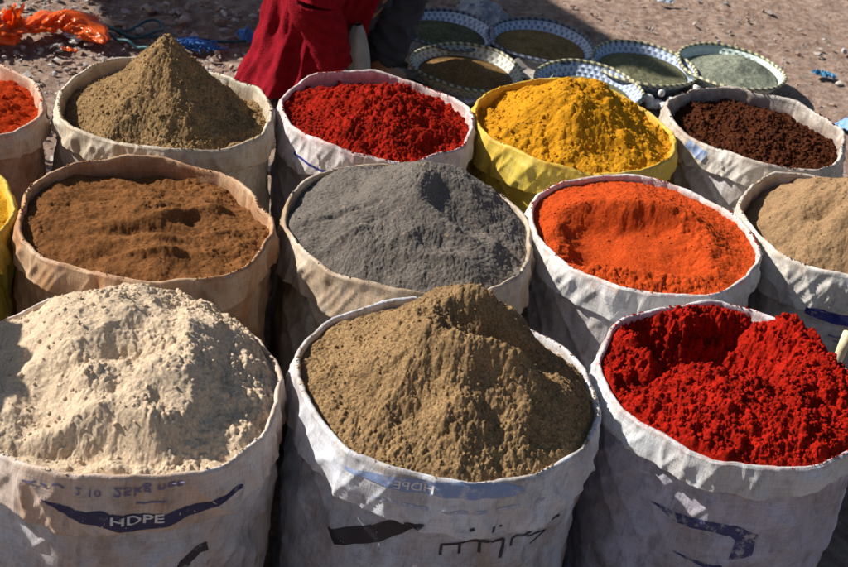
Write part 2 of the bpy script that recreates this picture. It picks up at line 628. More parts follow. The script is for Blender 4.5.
def band(S, top_px, bot_px, mt, name='printed_band', n=60, rows=10, lift=.0012, label=None):
    """printed shape on a sack between an upper and a lower line given along the photo"""
    tt = np.array([on_sack(S, *p) for p in top_px]); bb = np.array([on_sack(S, *p) for p in bot_px])
    q = np.linspace(0, 1, n)
    rs = lambda A: np.stack([np.interp(q, np.linspace(0, 1, len(A)), A[:, k]) for k in (0, 1)], 1)
    ta, ba = rs(tt), rs(bb)
    ws = np.linspace(0, 1, rows)[:, None, None]
    P = (ta[None] * (1 - ws) + ba[None] * ws).reshape(-1, 2)
    o = mesh_np(name, wrap(S, P, lift), grid_faces(rows, n), mt, S.root)
    if label:
        o['label'] = label
    return o


def strokes(S, lines, mt, name='printed_lettering', width=.004, lift=.0016, label=None):
    parts = []
    for ln in lines:
        wd = width
        if isinstance(ln[-1], float):
            wd = ln[-1]; ln = ln[:-1]
        A = np.array([on_sack(S, *p) for p in ln])
        P = []
        for k in range(len(A) - 1):
            for f in np.linspace(0, 1, 8, endpoint=(k == len(A) - 2)):
                P.append(A[k] * (1 - f) + A[k + 1] * f)
        P = np.array(P); M2 = P * np.array([S.r, 1])
        tg = np.gradient(M2, axis=0); tg /= np.linalg.norm(tg, axis=1, keepdims=True) + 1e-9
        nn = np.stack([-tg[:, 1], tg[:, 0]], 1)
        rows = [(M2 + nn * wd * s) / np.array([S.r, 1]) for s in (-.5, -.17, .17, .5)]
        parts.append((wrap(S, np.vstack(rows), lift), grid_faces(4, len(P)), np.zeros((0, 3), int)))
    V, Fq, T = join_parts(parts)
    o = mesh_np(name, V, Fq, mt, S.root, tris=T)
    if label:
        o['label'] = label
    return o


def lettering(S, txt, p0, p1, height, mt, flip_v=False, mirror=False, sag=0., lift=.002, label=None, bold=0.):
    cu = bpy.data.curves.new('lettering', 'FONT')
    cu.body = txt
    cu.resolution_u = 3
    cu.offset = bold
    ob = bpy.data.objects.new('lettering_tmp', cu)
    COL.objects.link(ob)
    dg = bpy.context.evaluated_depsgraph_get()
    me = bpy.data.meshes.new_from_object(ob.evaluated_get(dg))
    bpy.data.objects.remove(ob)
    bm = bmesh.new(); bm.from_mesh(me)
    bmesh.ops.triangulate(bm, faces=bm.faces)
    for _ in range(5):
        lg = [e for e in bm.edges if e.calc_length() > .11]
        if not lg:
            break
        bmesh.ops.subdivide_edges(bm, edges=lg, cuts=1)
        bmesh.ops.triangulate(bm, faces=bm.faces)
    bm.to_mesh(me); bm.free()
    co = np.array([v.co[:] for v in me.vertices])
    x = (co[:, 0] - co[:, 0].min()) / np.ptp(co[:, 0]); y = co[:, 1] / .7
    if mirror:
        x = 1 - x
    if flip_v:
        y = .7 - y
    A, B = np.array(on_sack(S, *p0)), np.array(on_sack(S, *p1))
    P = A[None] * (1 - x[:, None]) + B[None] * x[:, None]
    P[:, 1] += y * height - sag * 4 * x * (1 - x)
    V = wrap(S, P, lift)
    me.vertices.foreach_set('co', V.astype(np.float32).ravel())
    me.update()
    me.materials.clear(); me.materials.append(mt)
    o = bpy.data.objects.new('printed_lettering', me)
    COL.objects.link(o)
    o.parent = S.root
    if label:
        o['label'] = label
    return o


# ------------------------------------------------------------------ heaps


def heap(S, fn, mt, label, n=240, crumbs=0, crumb=(.0015, .005), seed=1, edge=.0, group='heaps of spice', name='spice_heap', skirt=.07):
    """fn(u, v, X, Y) gives the height over the rim; u, v run -1..1 across the sack"""
    g = np.random.default_rng(seed * 31 + 5)
    s = np.linspace(-1, 1, n)
    A, B = np.meshgrid(s, s)
    # concentric square-to-disc map
    rr = np.where(np.abs(A) > np.abs(B), A, B)
    ph = np.where(np.abs(A) > np.abs(B), (np.pi / 4) * (B / np.where(A == 0, 1, A)),
                  np.pi / 2 - (np.pi / 4) * (A / np.where(B == 0, 1, B)))
    u0 = rr * np.cos(ph); v0 = rr * np.sin(ph)
    d = np.hypot(u0, v0); T = np.arctan2(v0, u0) % (2 * np.pi)
    rad = np.interp(T, S.th, S.rim, period=2 * np.pi) - .006
    Xm = u0 * rad; Ym = v0 * rad
    z = fn(u0, v0, Xm, Ym)
    lim = np.interp(T, S.th, S.rz, period=2 * np.pi) - .006 + edge     # powder does not stand over the rim at the cloth
    k = sstep(.93, 1.0, d)
    z = np.where(z > lim, z * (1 - k) + np.minimum(z, lim) * k, z)
    V = np.stack([Xm, Ym, z + S.rimz], -1).reshape(-1, 3)
    Fq = grid_faces(n, n)
    idx = np.arange(n * n).reshape(n, n)
    ring = np.concatenate([idx[0, :-1], idx[:-1, -1], idx[-1, :0:-1], idx[:0:-1, 0]])
    b = V[ring].copy(); b[:, 2] = np.minimum(b[:, 2] - skirt * .6, S.rimz - .06); b[:, :2] *= .87
    m_ = len(ring); k0 = len(V)
    q = np.arange(m_); q2 = (q + 1) % m_
    sk = np.stack([ring[q2], ring[q], k0 + q, k0 + q2], 1)
    V = np.vstack([V, b, [[0, 0, S.rimz - .13 - max(0, skirt - .08) * 2]]])
    T3 = np.stack([k0 + q2, k0 + q, np.full(m_, k0 + m_)], 1)
    parts = [(V, np.vstack([Fq, sk]), T3)]
    if crumbs:
        ii = g.integers(4, n - 4, crumbs * 2); jj = g.integers(4, n - 4, crumbs * 2)
        keep = (np.hypot(u0[ii, jj], v0[ii, jj]) < .95)
        ii, jj = ii[keep][:crumbs], jj[keep][:crumbs]
        sz = crumb[0] + (crumb[1] - crumb[0]) * g.random(len(ii)) ** 3
        P = np.stack([Xm[ii, jj], Ym[ii, jj], z[ii, jj] + S.rimz + sz * .35], 1)
        Vr, Tr = rocks(P, sz, .85, .4, g=g)
        parts.append((Vr, np.zeros((0, 4), int), Tr))
    # grains spilled along the rolled rim
    ts = g.uniform(0, 2 * np.pi, 900)
    ts = ts[(perlin(np.cos(ts) * 2.5 + 5, np.sin(ts) * 2.5 + 5, seed + 90) + .25 * g.normal(size=len(ts))) > .05]
    sz = .0006 + .0016 * g.random(len(ts)) ** 3
    rs_ = np.interp(ts, S.th, S.rim, period=2 * np.pi) - .0035 + g.uniform(-.0025, .002, len(ts))
    zs_ = S.rimz + np.interp(ts, S.th, S.rz, period=2 * np.pi) + .0012
    Vr, Tr = rocks(np.stack([np.cos(ts) * rs_, np.sin(ts) * rs_, zs_ + sz * .2], 1), sz, .8, .4, g=g)
    parts.append((Vr, np.zeros((0, 4), int), Tr))
    V, Fq, T3 = join_parts(parts)
    o = mesh_np(name, V, Fq, mt, tris=T3, loc=(S.c[0], S.c[1], 0))
    tag(o, label, 'spice', group)
    return o


def cone(u, v, u0, v0, h, rnd=.12, slope=1.):
    d = np.hypot(u - u0, v - v0)
    return h * (1 - slope * (np.sqrt(d * d + rnd * rnd) - rnd * .6))


def dent(u, v, u0, v0, a, b, ang, p=2.):
    c, s = math.cos(ang), math.sin(ang)
    du = (u - u0) * c + (v - v0) * s; dv = -(u - u0) * s + (v - v0) * c
    return np.exp(-((np.abs(du) / a) ** p + (np.abs(dv) / b) ** p))


def loc_uv(S, px, py, z):
    p = at(px, py, S.rimz + z)
    return ((p.x - S.c[0]) / S.r, (p.y - S.c[1]) / S.r)

#@@SCENE
# ------------------------------------------------------------------ the sacks
WHITE = (.62, .60, .57); GREYW = (.52, .52, .53)
mk = cloth_mat
M_white = mk('white_sack_cloth', (.64, .63, .64), (.40, .27, .18), amt=.5, seed=1.3)
M_bluew = mk('bluish_sack_cloth', (.57, .63, .74), (.36, .25, .18), amt=.55, seed=7.9)
M_lilac = mk('lilac_sack_cloth', (.56, .56, .70), (.34, .27, .24), amt=.5, seed=17.9)
M_rust = mk('rust_stained_cloth', (.61, .61, .65), (.48, .30, .18), amt=.42, seed=5.5)
M_brown = mk('brown_stained_cloth', (.54, .37, .23), (.38, .18, .075), amt=.8, seed=3.3, trans=.15)
M_tan = mk('tan_stained_cloth', (.58, .50, .40), (.30, .19, .10), amt=.75, seed=6.1)
M_pink = mk('pink_stained_cloth', (.62, .52, .45), (.45, .20, .12), amt=.6, seed=2.9)
M_yel = mk('yellow_sack_cloth', (.60, .47, .08), (.45, .27, .02), dirt=(.16, .09, .02), amt=.6, seed=1.9)
M_creamw = mk('cream_sack_cloth', (.66, .61, .53), (.44, .32, .20), amt=.5, seed=13.9)


def cuff_cloth(name, base, stain, spill, seed, amt=.42, **kw):
    return mk(name + '_cuff_cloth', base, stain, amt=amt, lowdirt=.3, seed=seed, spill=spill, **kw)


CU = dict(
    A=cuff_cloth('bluish', (.70, .73, .80), (.44, .38, .33), (.34, .21, .10), 2.2),
    J=cuff_cloth('rust', (.70, .64, .60), (.54, .32, .19), (.60, .42, .26), 9.5, .6),
    K=cuff_cloth('cool_white', (.68, .70, .72), (.42, .36, .32), (.36, .10, .06), 4.1),
    D=cuff_cloth('brown', (.58, .40, .25), (.42, .20, .085), (.30, .12, .04), 8.8, .75, trans=.15),
    C=cuff_cloth('tan', (.64, .54, .42), (.38, .24, .13), (.28, .22, .17), 6.6, .7),
    B=cuff_cloth('clean_white', (.74, .73, .72), (.50, .40, .32), (.55, .22, .10), 14.1, .35),
    I=cuff_cloth('warm_white', (.70, .66, .60), (.46, .36, .26), (.42, .28, .15), 12.3),
    F=cuff_cloth('cream', (.70, .63, .52), (.46, .34, .22), (.30, .21, .11), 15.3, .5),
    E=cuff_cloth('pinkish_white', (.74, .69, .68), (.50, .36, .32), (.42, .12, .08), 16.3),
    G=cuff_cloth('yellow', (.68, .52, .09), (.55, .30, .02), (.60, .30, .02), 11.9, .5, dirt=(.3, .15, .02)),
    H=cuff_cloth('grey_cream', (.70, .65, .58), (.46, .35, .25), (.16, .07, .04), 18.3, .5),
    L=cuff_cloth('peach', (.68, .57, .46), (.50, .28, .16), (.50, .16, .06), 19.3, .5),
)

A = make_sack(.057, 1.704, .2235, 3, M_bluew, CU['A'], 'white sack with black hand-drawn letters holding the dome of grey brown spice', cuff=.072, corners=13, tilt=(-.01, 0))
J = make_sack(-.389, 1.59, .2235, 5, M_rust, CU['J'], 'rust stained white sack with a dark blue printed stripe holding pale cream flour', cuff=.082, corners=11)
K = make_sack(.49, 1.84, .215, 8, M_lilac, CU['K'], 'white sack with smeared blue print holding the hollowed bright red powder', cuff=.056, corners=9, kink=.035, mixr=.7)
D = make_sack(-.464, 2.027, .21, 12, M_brown, CU['D'], 'brown stained sack holding the orange brown powder, behind the cream flour', cuff=.06, corners=11, kink=.03, tilt=(0, .0), mixr=.85)
C = make_sack(-.04, 2.144, .2185, 14, M_tan, CU['C'], 'tan stained sack with folded rim holding the grey powder', cuff=.075, corners=10, kink=.035)
B = make_sack(.371, 2.255, .2095, 17, M_white, CU['B'], 'clean white sack with smooth round rim holding the orange powder with a scooped hollow', cuff=.06, corners=14, kink=.018)
I = make_sack(.744, 2.412, .192, 21, M_white, CU['I'], 'white sack with a solid blue bar printed on it holding the light tan powder', cuff=.075, corners=9, kink=.03)
F_ = make_sack(-.537, 2.445, .205, 24, M_creamw, CU['F'], 'cream sack with ragged rim holding the tall pointed cone of olive spice', cuff=.05, corners=11, kink=.035, wave=.012)
E_ = make_sack(-.142, 2.555, .191, 27, M_bluew, CU['E'], 'white sack with a thin blue line holding crumbly dark red powder, behind the grey powder', cuff=.06, corners=12, kink=.03)
G = make_sack(.247, 2.655, .2045, 30, M_yel, CU['G'], 'yellow plastic sack holding lumpy golden powder, between dark red and dark brown powder', cuff=.055, corners=12, kink=.025)
H = make_sack(.632, 2.80, .200, 33, M_white, CU['H'], 'cream white sack with crumpled rim holding dark brown crumbs at the back right', cuff=.06, corners=9, kink=.05, wave=.012, mixr=.8)
L = make_sack(-.924, 2.323, .188, 36, M_pink, CU['L'], 'pinkish stained sack holding smooth red orange powder, cut by the left edge', cuff=.05, corners=11)
Mm = make_sack(-.858, 1.945, .192, 39, M_yel, CU['G'], 'yellow sack holding yellow powder, showing only its edge at the left border', cuff=.05, corners=11)

# ------------------------------------------------------------------ print on the sacks
P_navy = print_mat('navy_ink', (.012, .015, .07), wear=.15, scale=70)
P_black = print_mat('black_ink', (.012, .012, .022), wear=.15, scale=70)
P_pale = print_mat('pale_blue_ink', (.20, .27, .45), wear=.45, scale=60, under=(.5, .5, .52))
P_white = print_mat('white_ink', (.62, .60, .58), wear=.15, scale=120, under=(.25, .2, .22))
P_faint = print_mat('faint_ink', (.12, .12, .22), wear=.3, scale=200, under=(.42, .33, .28))
P_faintb = print_mat('faint_blue_ink', (.27, .31, .45), wear=.6, scale=200, under=(.5, .49, .5))
P_smear = print_mat('smeared_blue_ink', (.02, .028, .11), wear=.45, scale=55, under=(.42, .40, .40))
P_bar = print_mat('blue_bar_ink', (.02, .025, .20), wear=.2, scale=60)

band(J, [(40, 499), (70, 507), (100, 511), (130, 514), (165, 515), (205, 502), (241, 483)],
     [(41, 500), (64, 513), (90, 525), (130, 532), (170, 526), (214, 507), (243, 486)], P_navy, 'printed_stripe', label='dark blue printed stripe with white letters')
lettering(J, 'HDPE', (110, 525), (164, 522), .0135, P_white, sag=.002, lift=.0028, bold=.014)
lettering(J, '25kg net', (113, 494), (183, 485), .013, P_faint, flip_v=True, sag=.002, bold=.008)
lettering(J, '2 10', (75, 491), (101, 495), .010, P_faint, flip_v=True)
for ln in ([(22, 480), (30, 482), (36, 481)], [(40, 483), (47, 486)], [(52, 485), (58, 484), (64, 488)], [(136, 503), (150, 502), (166, 501)]):
    strokes(J, [ln], P_faint, 'faint_print', .003)
strokes(J, [[(182, 566), (190, 558), (198, 550), (208, 546), .013], [(180, 572), (186, 562), .016]], P_black, 'painted_mark', .012, label='black painted mark below the stripe')

band(A, [(327, 527), (360, 526), (394, 519), (412, 523), (424, 524.5)],
     [(328, 529), (334, 545), (372, 543), (402, 534), (424.5, 526)], P_black, 'painted_mark', label='black painted leaf-shaped mark')
strokes(A, [[(440, 555), (441.5, 545), (460, 543.5), (480, 541.5), (504, 539), .0045], [(459, 554), (460, 544), .0045], [(479, 553), (480, 542), .0045],
            [(504, 539), (502, 549), (500, 558), .0055], [(470, 530.5), (474.5, 529), .0045], [(493, 532.5), (494.5, 526.5), .0045], [(499, 526), (502, 525.5), .003],
            [(511, 546), (512, 539), (516, 536), (530, 532), (545, 523), (560, 515), .0035], [(527, 536), (546, 530), (530, 544), .003], [(521, 528.5), (525, 526), .004]],
        P_black, 'painted_lettering', .004, label='black hand-painted letters')
band(A, [(344, 466), (375, 473), (400, 477.5), (440, 482.5), (480, 482.5), (512, 484), (522, 487)],
     [(346, 470), (378, 483), (404, 492), (440, 497), (480, 499), (512, 496.5), (524, 490)], P_pale, 'printed_stripe', label='pale blue stripe showing through the folded cloth')
lettering(A, 'HDPE', (393, 487.5), (433, 494), .0125, P_white, mirror=True, flip_v=False, lift=.0028, bold=.012)
for ln in ([(372, 496), (385, 500), (398, 503)], [(402, 504), (415, 507), (428, 509)], [(442, 511), (455, 513), (468, 513)], [(474, 513), (487, 512)], [(496, 510), (510, 507), (520, 505)], [(536, 501), (544, 499)]):
    strokes(A, [ln], P_faintb, 'faint_print', .0045)

band(K, [(650, 500), (672, 512), (705, 521), (745, 530), (757, 536)], [(652, 503), (675, 522), (705, 531), (730, 537), (742, 546)], P_smear, 'smeared_print', label='smeared blue printed shape')
band(K, [(738, 536), (748, 534), (758, 535)], [(728, 560), (742, 559), (752, 556)], P_smear, 'smeared_print')
band(K, [(672, 551), (700, 562), (722, 566)], [(674, 553), (700, 566), (722, 571)], P_smear, 'smeared_print')
band(I, [(806, 307), (815, 308), (832, 312), (850, 316), (870, 318)], [(804, 313), (815, 318), (832, 324), (850, 327), (870, 329)], P_bar, 'printed_bar', label='solid dark blue printed bar')
for ln in ([(828, 335), (834, 337), (840, 338)], [(833, 341), (840, 343)]):
    strokes(I, [ln], P_faint, 'faint_print', .004)
strokes(E_, [[(294, 152), (306, 162), (320, 170), (330, 173), .0045]], P_bar, 'printed_line', .004)
band(H, [(690, 139), (700, 147), (708, 152)], [(684, 146), (695, 157), (704, 162)], P_pale, 'faint_print')

# ------------------------------------------------------------------ spice heaps
S_A = spice_mat('grey_brown_spice', (.34, .214, .104), var=.3, fine=650, bump=.0016)
S_F = spice_mat('olive_spice', (.34, .212, .098), var=.3, fine=520, bump=.0018)
S_J = spice_mat('cream_flour', (.72, .56, .39), var=.12, fine=620, bump=.0014, contrast=.45)
S_C = spice_mat('grey_powder', (.175, .150, .128), var=.2, fine=800, bump=.0009, specks=(.30, .22, .15), contrast=.6)
S_D = spice_mat('orange_brown_powder', (.215, .090, .031), var=.35, fine=700, bump=.0008, contrast=.6)
S_E = spice_mat('dark_red_powder', (.33, .015, .006), var=.45, fine=600, bump=.0012)
S_G = spice_mat('golden_powder', (.54, .245, .012), var=.2, fine=600, bump=.0008, contrast=.6)
S_H = spice_mat('dark_brown_crumbs', (.088, .026, .011), var=.35, fine=500, bump=.0018)
S_B = spice_mat('orange_powder', (.50, .066, .012), var=.22, fine=700, bump=.0008, contrast=.6)
S_I = spice_mat('light_tan_powder', (.305, .19, .10), var=.2, fine=650, bump=.0010, contrast=.6)
S_K = spice_mat('bright_red_powder', (.34, .012, .005), var=.45, fine=600, bump=.0012)
S_L = spice_mat('red_orange_powder', (.45, .040, .006), var=.2, fine=700, bump=.0008, contrast=.6)
S_M = spice_mat('yellow_powder', (.62, .33, .02), var=.2, fine=700, bump=.0008, contrast=.6)


def grain(X, Y, s, amp, scale):
    return amp * perlin(X * scale, Y * scale, s)


def h_A(u, v, X_, Y_):
    w_ = .06 * fbm(u * 2.3 + 4, v * 2.3, 3, 3)
    d = np.hypot(u, v) + w_ * .5
    kn = np.hypot((u - .11) * 1.0, (v - .02) * .92) + w_
    z = -.014 + .100 * (1 - np.clip(d, 0, 1.1) ** 1.35) + .076 * np.exp(-(kn / .48) ** 2.4)
    z = z + .012 * fbm(u * 1.7, v * 1.7, 4, 3)
    z -= .074 * dent(u, v, *loc_uv(A, 496, 326, .12), .34, .17, .10, 4)
    z += .026 * dent(u, v, *loc_uv(A, 502, 356, .09), .46, .09, .10)
    z -= .022 * dent(u, v, *loc_uv(A, 492, 378, .09), .22, .13, -.4, 3)
    z -= .014 * dent(u, v, *loc_uv(A, 425, 385, .08), .12, .26, -.5)
    z += .0040 * lumps(X_ * 75, Y_ * 75, 8, .7, .40) + .0034 * lumps(X_ * 145, Y_ * 145, 3, .8, .8) + .0032 * lumps(X_ * 250, Y_ * 250, 13, .8, 1)
    z += .0040 * fbm(X_ * 32, Y_ * 32, 22, 4)
    return np.maximum(z, -.05)


heap(A, h_A, S_A, 'tall dome of grey brown spice with a scooped hollow near its top', 340, 2200, (.0006, .0024), 1)


def h_J(u, v, X_, Y_):
    z = -.012 + .082 * (1 - sstep(.34, 1.08, np.hypot(u * .95 - .02, v - .12)))
    z += .020 * fbm(u * 1.9 + 3, v * 1.9, 41, 3)
    z -= .018 * dent(u, v, *loc_uv(J, 66, 352, .08), .50, .12, .36, 3)
    z -= .014 * dent(u, v, *loc_uv(J, 118, 335, .09), .20, .09, .3)
    z -= .014 * dent(u, v, *loc_uv(J, 75, 378, .07), .40, .10, .45, 3)
    z -= .022 * dent(u, v, *loc_uv(J, 60, 432, .05), .55, .16, .15, 4)
    z += .014 * dent(u, v, *loc_uv(J, 90, 452, .03), .55, .05, .18)
    z -= .014 * dent(u, v, *loc_uv(J, 165, 372, .09), .06, .10, .4)
    k = sstep(-.1, .45, fbm(u * 2.4, v * 2.4, 52, 2) + .05 + .55 * u - .25 * v * v)
    k = k + .35 * sstep(.72, .95, np.hypot(u, v))
    z += k * (.0060 * lumps(X_ * 60, Y_ * 60, 18, .72, .40) + .0040 * lumps(X_ * 110, Y_ * 110, 23, .75, .6)) + (.0010 + .002 * k) * lumps(X_ * 230, Y_ * 230, 33, .8, .8)
    z += .0030 * fbm(X_ * 34, Y_ * 34, 62, 5, .55) + .0014 * (1 - np.abs(perlin(X_ * 60, Y_ * 60, 67))) ** 3
    return np.maximum(z, -.022 + .004 * fbm(X_ * 30, Y_ * 30, 69, 3))


heap(J, h_J, S_J, 'broad mound of pale cream flour with finger hollows', 340, 700, (.0006, .0036), 2)


def h_K(u, v, X_, Y_):
    w_ = .085 * fbm(X_ * 16, Y_ * 16, 72, 4, .6)
    z = -.008 + .038 * (1 - sstep(.35, 1.08, np.hypot(u - .15, v)))
    z += .036 * dent(u, v, .12, .66, .85, .22, .06)
    z += .012 * fbm(u * 2.2, v * 2.2, 71, 3)
    z -= .135 * dent(u + w_, v + w_, *loc_uv(K, 708, 360, -.03), .53, .37, .15, 3.6)
    z -= .034 * dent(u + w_, v - w_, *loc_uv(K, 636, 388, -.02), .20, .15, .1, 3)
    z += .022 * dent(u, v, *loc_uv(K, 638, 342, .01), .2, .2, .1)
    z -= .022 * dent(u, v, .72, -.35, .2, .3, .4)
    k = .5 + .5 * sstep(-.2, .4, fbm(u * 2, v * 2, 81, 2) + .2)
    z += k * (.0075 * lumps(X_ * 48, Y_ * 48, 28, .75, .5) + .0065 * lumps(X_ * 95, Y_ * 95, 43, .8, .7)) + .0042 * lumps(X_ * 190, Y_ * 190, 53, .8, .9)
    z += .0055 * fbm(X_ * 55, Y_ * 55, 82, 4, .6)
    return np.maximum(z, -.13)


heap(K, h_K, S_K, 'clumpy bright red powder with a deep dark hollow in the front right sack', 330, 2200, (.0008, .0048), 3, skirt=.13)


def h_D(u, v, X_, Y_):
    z = -.017 + .020 * (1 - sstep(.0, 1.1, np.hypot(u, v))) - .012 * sstep(.2, 1, v)
    z += .012 * fbm(u * 1.8, v * 1.8, 91, 3)
    # strokes left by a scoop
    for (px, py, a, b, an, hgt) in ((150, 195, .75, .05, .10, .005), (140, 206, .6, .04, .1, -.006), (185, 222, .42, .06, .5, .012), (200, 226, .16, .08, .5, -.009),
                                    (150, 238, .5, .06, .15, -.007), (165, 262, .55, .05, .35, .010), (185, 245, .5, .05, .3, .007), (120, 240, .3, .05, .3, -.006)):
        z += hgt * dent(u, v, *loc_uv(D, px, py, -.02), a, b, an + .15)
    z += .0022 * perlin(u * 1.2 + 5, v * 19 + u * 2.5, 97) * sstep(.1, .5, v)
    k = sstep(-.1, .45, fbm(u * 1.7, v * 1.7, 99, 2) + .35 * u)
    z += (.25 + k) * (.0032 * lumps(X_ * 80, Y_ * 80, 48, .7, .6) + .0018 * lumps(X_ * 170, Y_ * 170, 58, .8, .8)) + .0015 * fbm(X_ * 90, Y_ * 90, 95, 3)
    return z


heap(D, h_D, S_D, 'nearly level orange brown powder with scoop strokes across it in a brown sack', 280, 200, (.0006, .002), 4)


def h_C(u, v, X_, Y_):
    z = -.020 + .104 * (1 - np.sqrt((u - .05) ** 2 + (v - .30) ** 2 + .02) * .90)
    z += .014 * fbm(u * 1.5, v * 1.5, 101, 3)
    z = np.maximum(z, -.024 + .008 * fbm(u * 2, v * 2, 102, 2))
    z -= .034 * dent(u, v, *loc_uv(C, 462, 208, .04), .30, .16, -.5, 3)
    z -= .018 * dent(u, v, *loc_uv(C, 445, 236, .03), .2, .10, .2)
    z += .007 * dent(u, v, *loc_uv(C, 438, 246, .03), .25, .035, .12)
    z -= .006 * dent(u, v, *loc_uv(C, 340, 222, .0), .3, .025, .45)
    z += .005 * dent(u, v, *loc_uv(C, 352, 240, .0), .3, .03, .6)
    z -= .010 * dent(u, v, *loc_uv(C, 505, 240, .0), .3, .05, -.7)
    k = sstep(.0, .5, fbm(u * 1.9, v * 1.9, 109, 2) + .4 * u)
    z += k * .0034 * lumps(X_ * 90, Y_ * 90, 118, .7, .7) + .0020 * lumps(X_ * 260, Y_ * 260, 123, .8, 1) + .0015 * fbm(X_ * 60, Y_ * 60, 105, 4)
    return z


heap(C, h_C, S_C, 'smooth low cone of grey powder in the middle sack', 300, 250, (.0006, .0018), 5)


def h_B(u, v, X_, Y_):
    w_ = .035 * fbm(X_ * 16, Y_ * 16, 132, 3)
    z = -.012 + .046 * (1 - sstep(.15, 1.08, np.hypot(u + .02, v - .05)))
    z += .006 * fbm(u * 1.8, v * 1.8, 131, 3)
    c_ = loc_uv(B, 636, 238, .015)
    hol = dent(u + w_, v + w_, c_[0], c_[1], .56, .37, .12, 6)
    big = dent(u + w_, v + w_, c_[0], c_[1] + .02, .68, .48, .12, 5)
    z += .020 * (big - hol) * sstep(-.1, .5, (v - c_[1]) - .6 * (u - c_[0])) * (big > hol)
    z -= .048 * hol
    z += .010 * dent(u, v, *loc_uv(B, 690, 226, .02), .16, .20, -.5)
    z += .006 * dent(u, v, *loc_uv(B, 615, 264, .01), .6, .07, .12)
    k = .12 + .9 * sstep(.0, .5, -v - .25 + .4 * fbm(u * 2, v * 2, 139, 2)) + .9 * dent(u, v, *loc_uv(B, 695, 228, .02), .22, .25, 0)
    k = k * (1 - .8 * hol) + .35 * sstep(.15, .45, hol) * (1 - sstep(.55, .9, hol))
    z += k * (.0055 * lumps(X_ * 62, Y_ * 62, 148, .72, .5) + .0035 * lumps(X_ * 125, Y_ * 125, 158, .8, .7)) + .0016 * lumps(X_ * 260, Y_ * 260, 163, .8, 1) * (1 - .6 * hol) + .002 * fbm(X_ * 60, Y_ * 60, 165, 4) * (1 - .6 * hol)
    return z


heap(B, h_B, S_B, 'bright orange powder with a smooth scooped hollow in a white sack', 280, 150, (.0008, .0028), 6)


def h_I(u, v, X_, Y_):
    z = -.03 + .15 * (1 - np.sqrt((u - .30) ** 2 + (v - .05) ** 2 + .03) * .85)
    z += .014 * fbm(u * 1.7, v * 1.7, 171, 3)
    z -= .03 * dent(u, v, *loc_uv(I, 830, 200, .06), .22, .13, .4)
    z = np.maximum(z, -.045)
    z += .003 * lumps(X_ * 80, Y_ * 80, 178, .7, .6) + .0015 * lumps(X_ * 190, Y_ * 190, 183, .8, .9) + .002 * fbm(X_ * 60, Y_ * 60, 185, 3)
    return z


heap(I, h_I, S_I, 'heap of light tan powder with a small scoop mark at the right edge', 240, 120, (.0008, .0025), 7)


def h_F(u, v, X_, Y_):
    dd = np.sqrt((u + .01) ** 2 + (v - .05) ** 2)
    dd = np.sqrt(dd ** 2 + .005)
    z = -.06 + .215 * (1 - dd * (1.42 + .12 * perlin(u * 2, v * 2, 190)) + .50 * dd * dd)
    z = np.maximum(z, -.055 + .012 * fbm(u * 2, v * 2, 191, 2) + .035 * sstep(.4, .95, u))
    z += .008 * fbm(u * 3, v * 3, 192, 3) * sstep(.0, .3, dd)
    an = np.arctan2(v - .05, u + .01)
    z += .004 * perlin(an * 4, dd * 2, 194) * sstep(.1, .4, dd)
    z += .004 * lumps(X_ * 70, Y_ * 70, 198, .7, .7) + .0028 * lumps(X_ * 140, Y_ * 140, 203, .8, .9) + .0030 * lumps(X_ * 230, Y_ * 230, 205, .8, 1)
    return z


heap(F_, h_F, S_F, 'tall pointed cone of olive brown spice in the back cream sack', 270, 1800, (.0009, .0034), 8, skirt=.08)


def h_E(u, v, X_, Y_):
    z = -.024 + .064 * (1 - sstep(.0, 1.1, np.hypot(u, v)))
    z += .012 * fbm(u * 2.2, v * 2.2, 211, 3)
    z += .006 * lumps(X_ * 50, Y_ * 50, 218, .72, .45) + .006 * lumps(X_ * 100, Y_ * 100, 223, .8, .7) + .0045 * lumps(X_ * 200, Y_ * 200, 225, .8, 1)
    return z


heap(E_, h_E, S_E, 'crumbly dark red powder in the back sack, nearest the person in red', 230, 1200, (.0008, .004), 9)


def h_G(u, v, X_, Y_):
    z = -.022 + .095 * (1 - sstep(.1, 1.12, np.hypot(u - .02, v - .08)))
    z += .016 * fbm(u * 2, v * 2, 231, 3)
    z -= .016 * dent(u, v, .42, .0, .14, .3, -.1)
    z -= .02 * dent(u, v, -.75, .1, .2, .35, .0)
    k = .3 + .7 * sstep(-.2, .4, fbm(u * 2, v * 2, 239, 2) - .4 * v + .1 * u)
    z += k * (.0068 * lumps(X_ * 46, Y_ * 46, 238, .75, .4) + .005 * lumps(X_ * 90, Y_ * 90, 243, .8, .5)) + .0025 * fbm(X_ * 50, Y_ * 50, 247, 4) + .002 * lumps(X_ * 190, Y_ * 190, 245, .8, .8)
    return z


heap(G, h_G, S_G, 'lumpy mound of golden yellow powder in the yellow sack at the back', 240, 900, (.0008, .004), 10)


def h_H(u, v, X_, Y_):
    z = -.036 + .030 * (1 - sstep(.0, 1.1, np.hypot(u, v)))
    z += .010 * fbm(u * 2, v * 2, 251, 3)
    z += .004 * perlin(u * 3, v * 16, 252) * sstep(.2, .6, u)
    z += .006 * lumps(X_ * 60, Y_ * 60, 258, .72, .6) + .006 * lumps(X_ * 105, Y_ * 105, 263, .8, .8) + .0045 * lumps(X_ * 190, Y_ * 190, 265, .8, 1)
    return z


heap(H, h_H, S_H, 'dark brown crumbly spice lying level in the back right sack', 230, 2000, (.0012, .0045), 11)


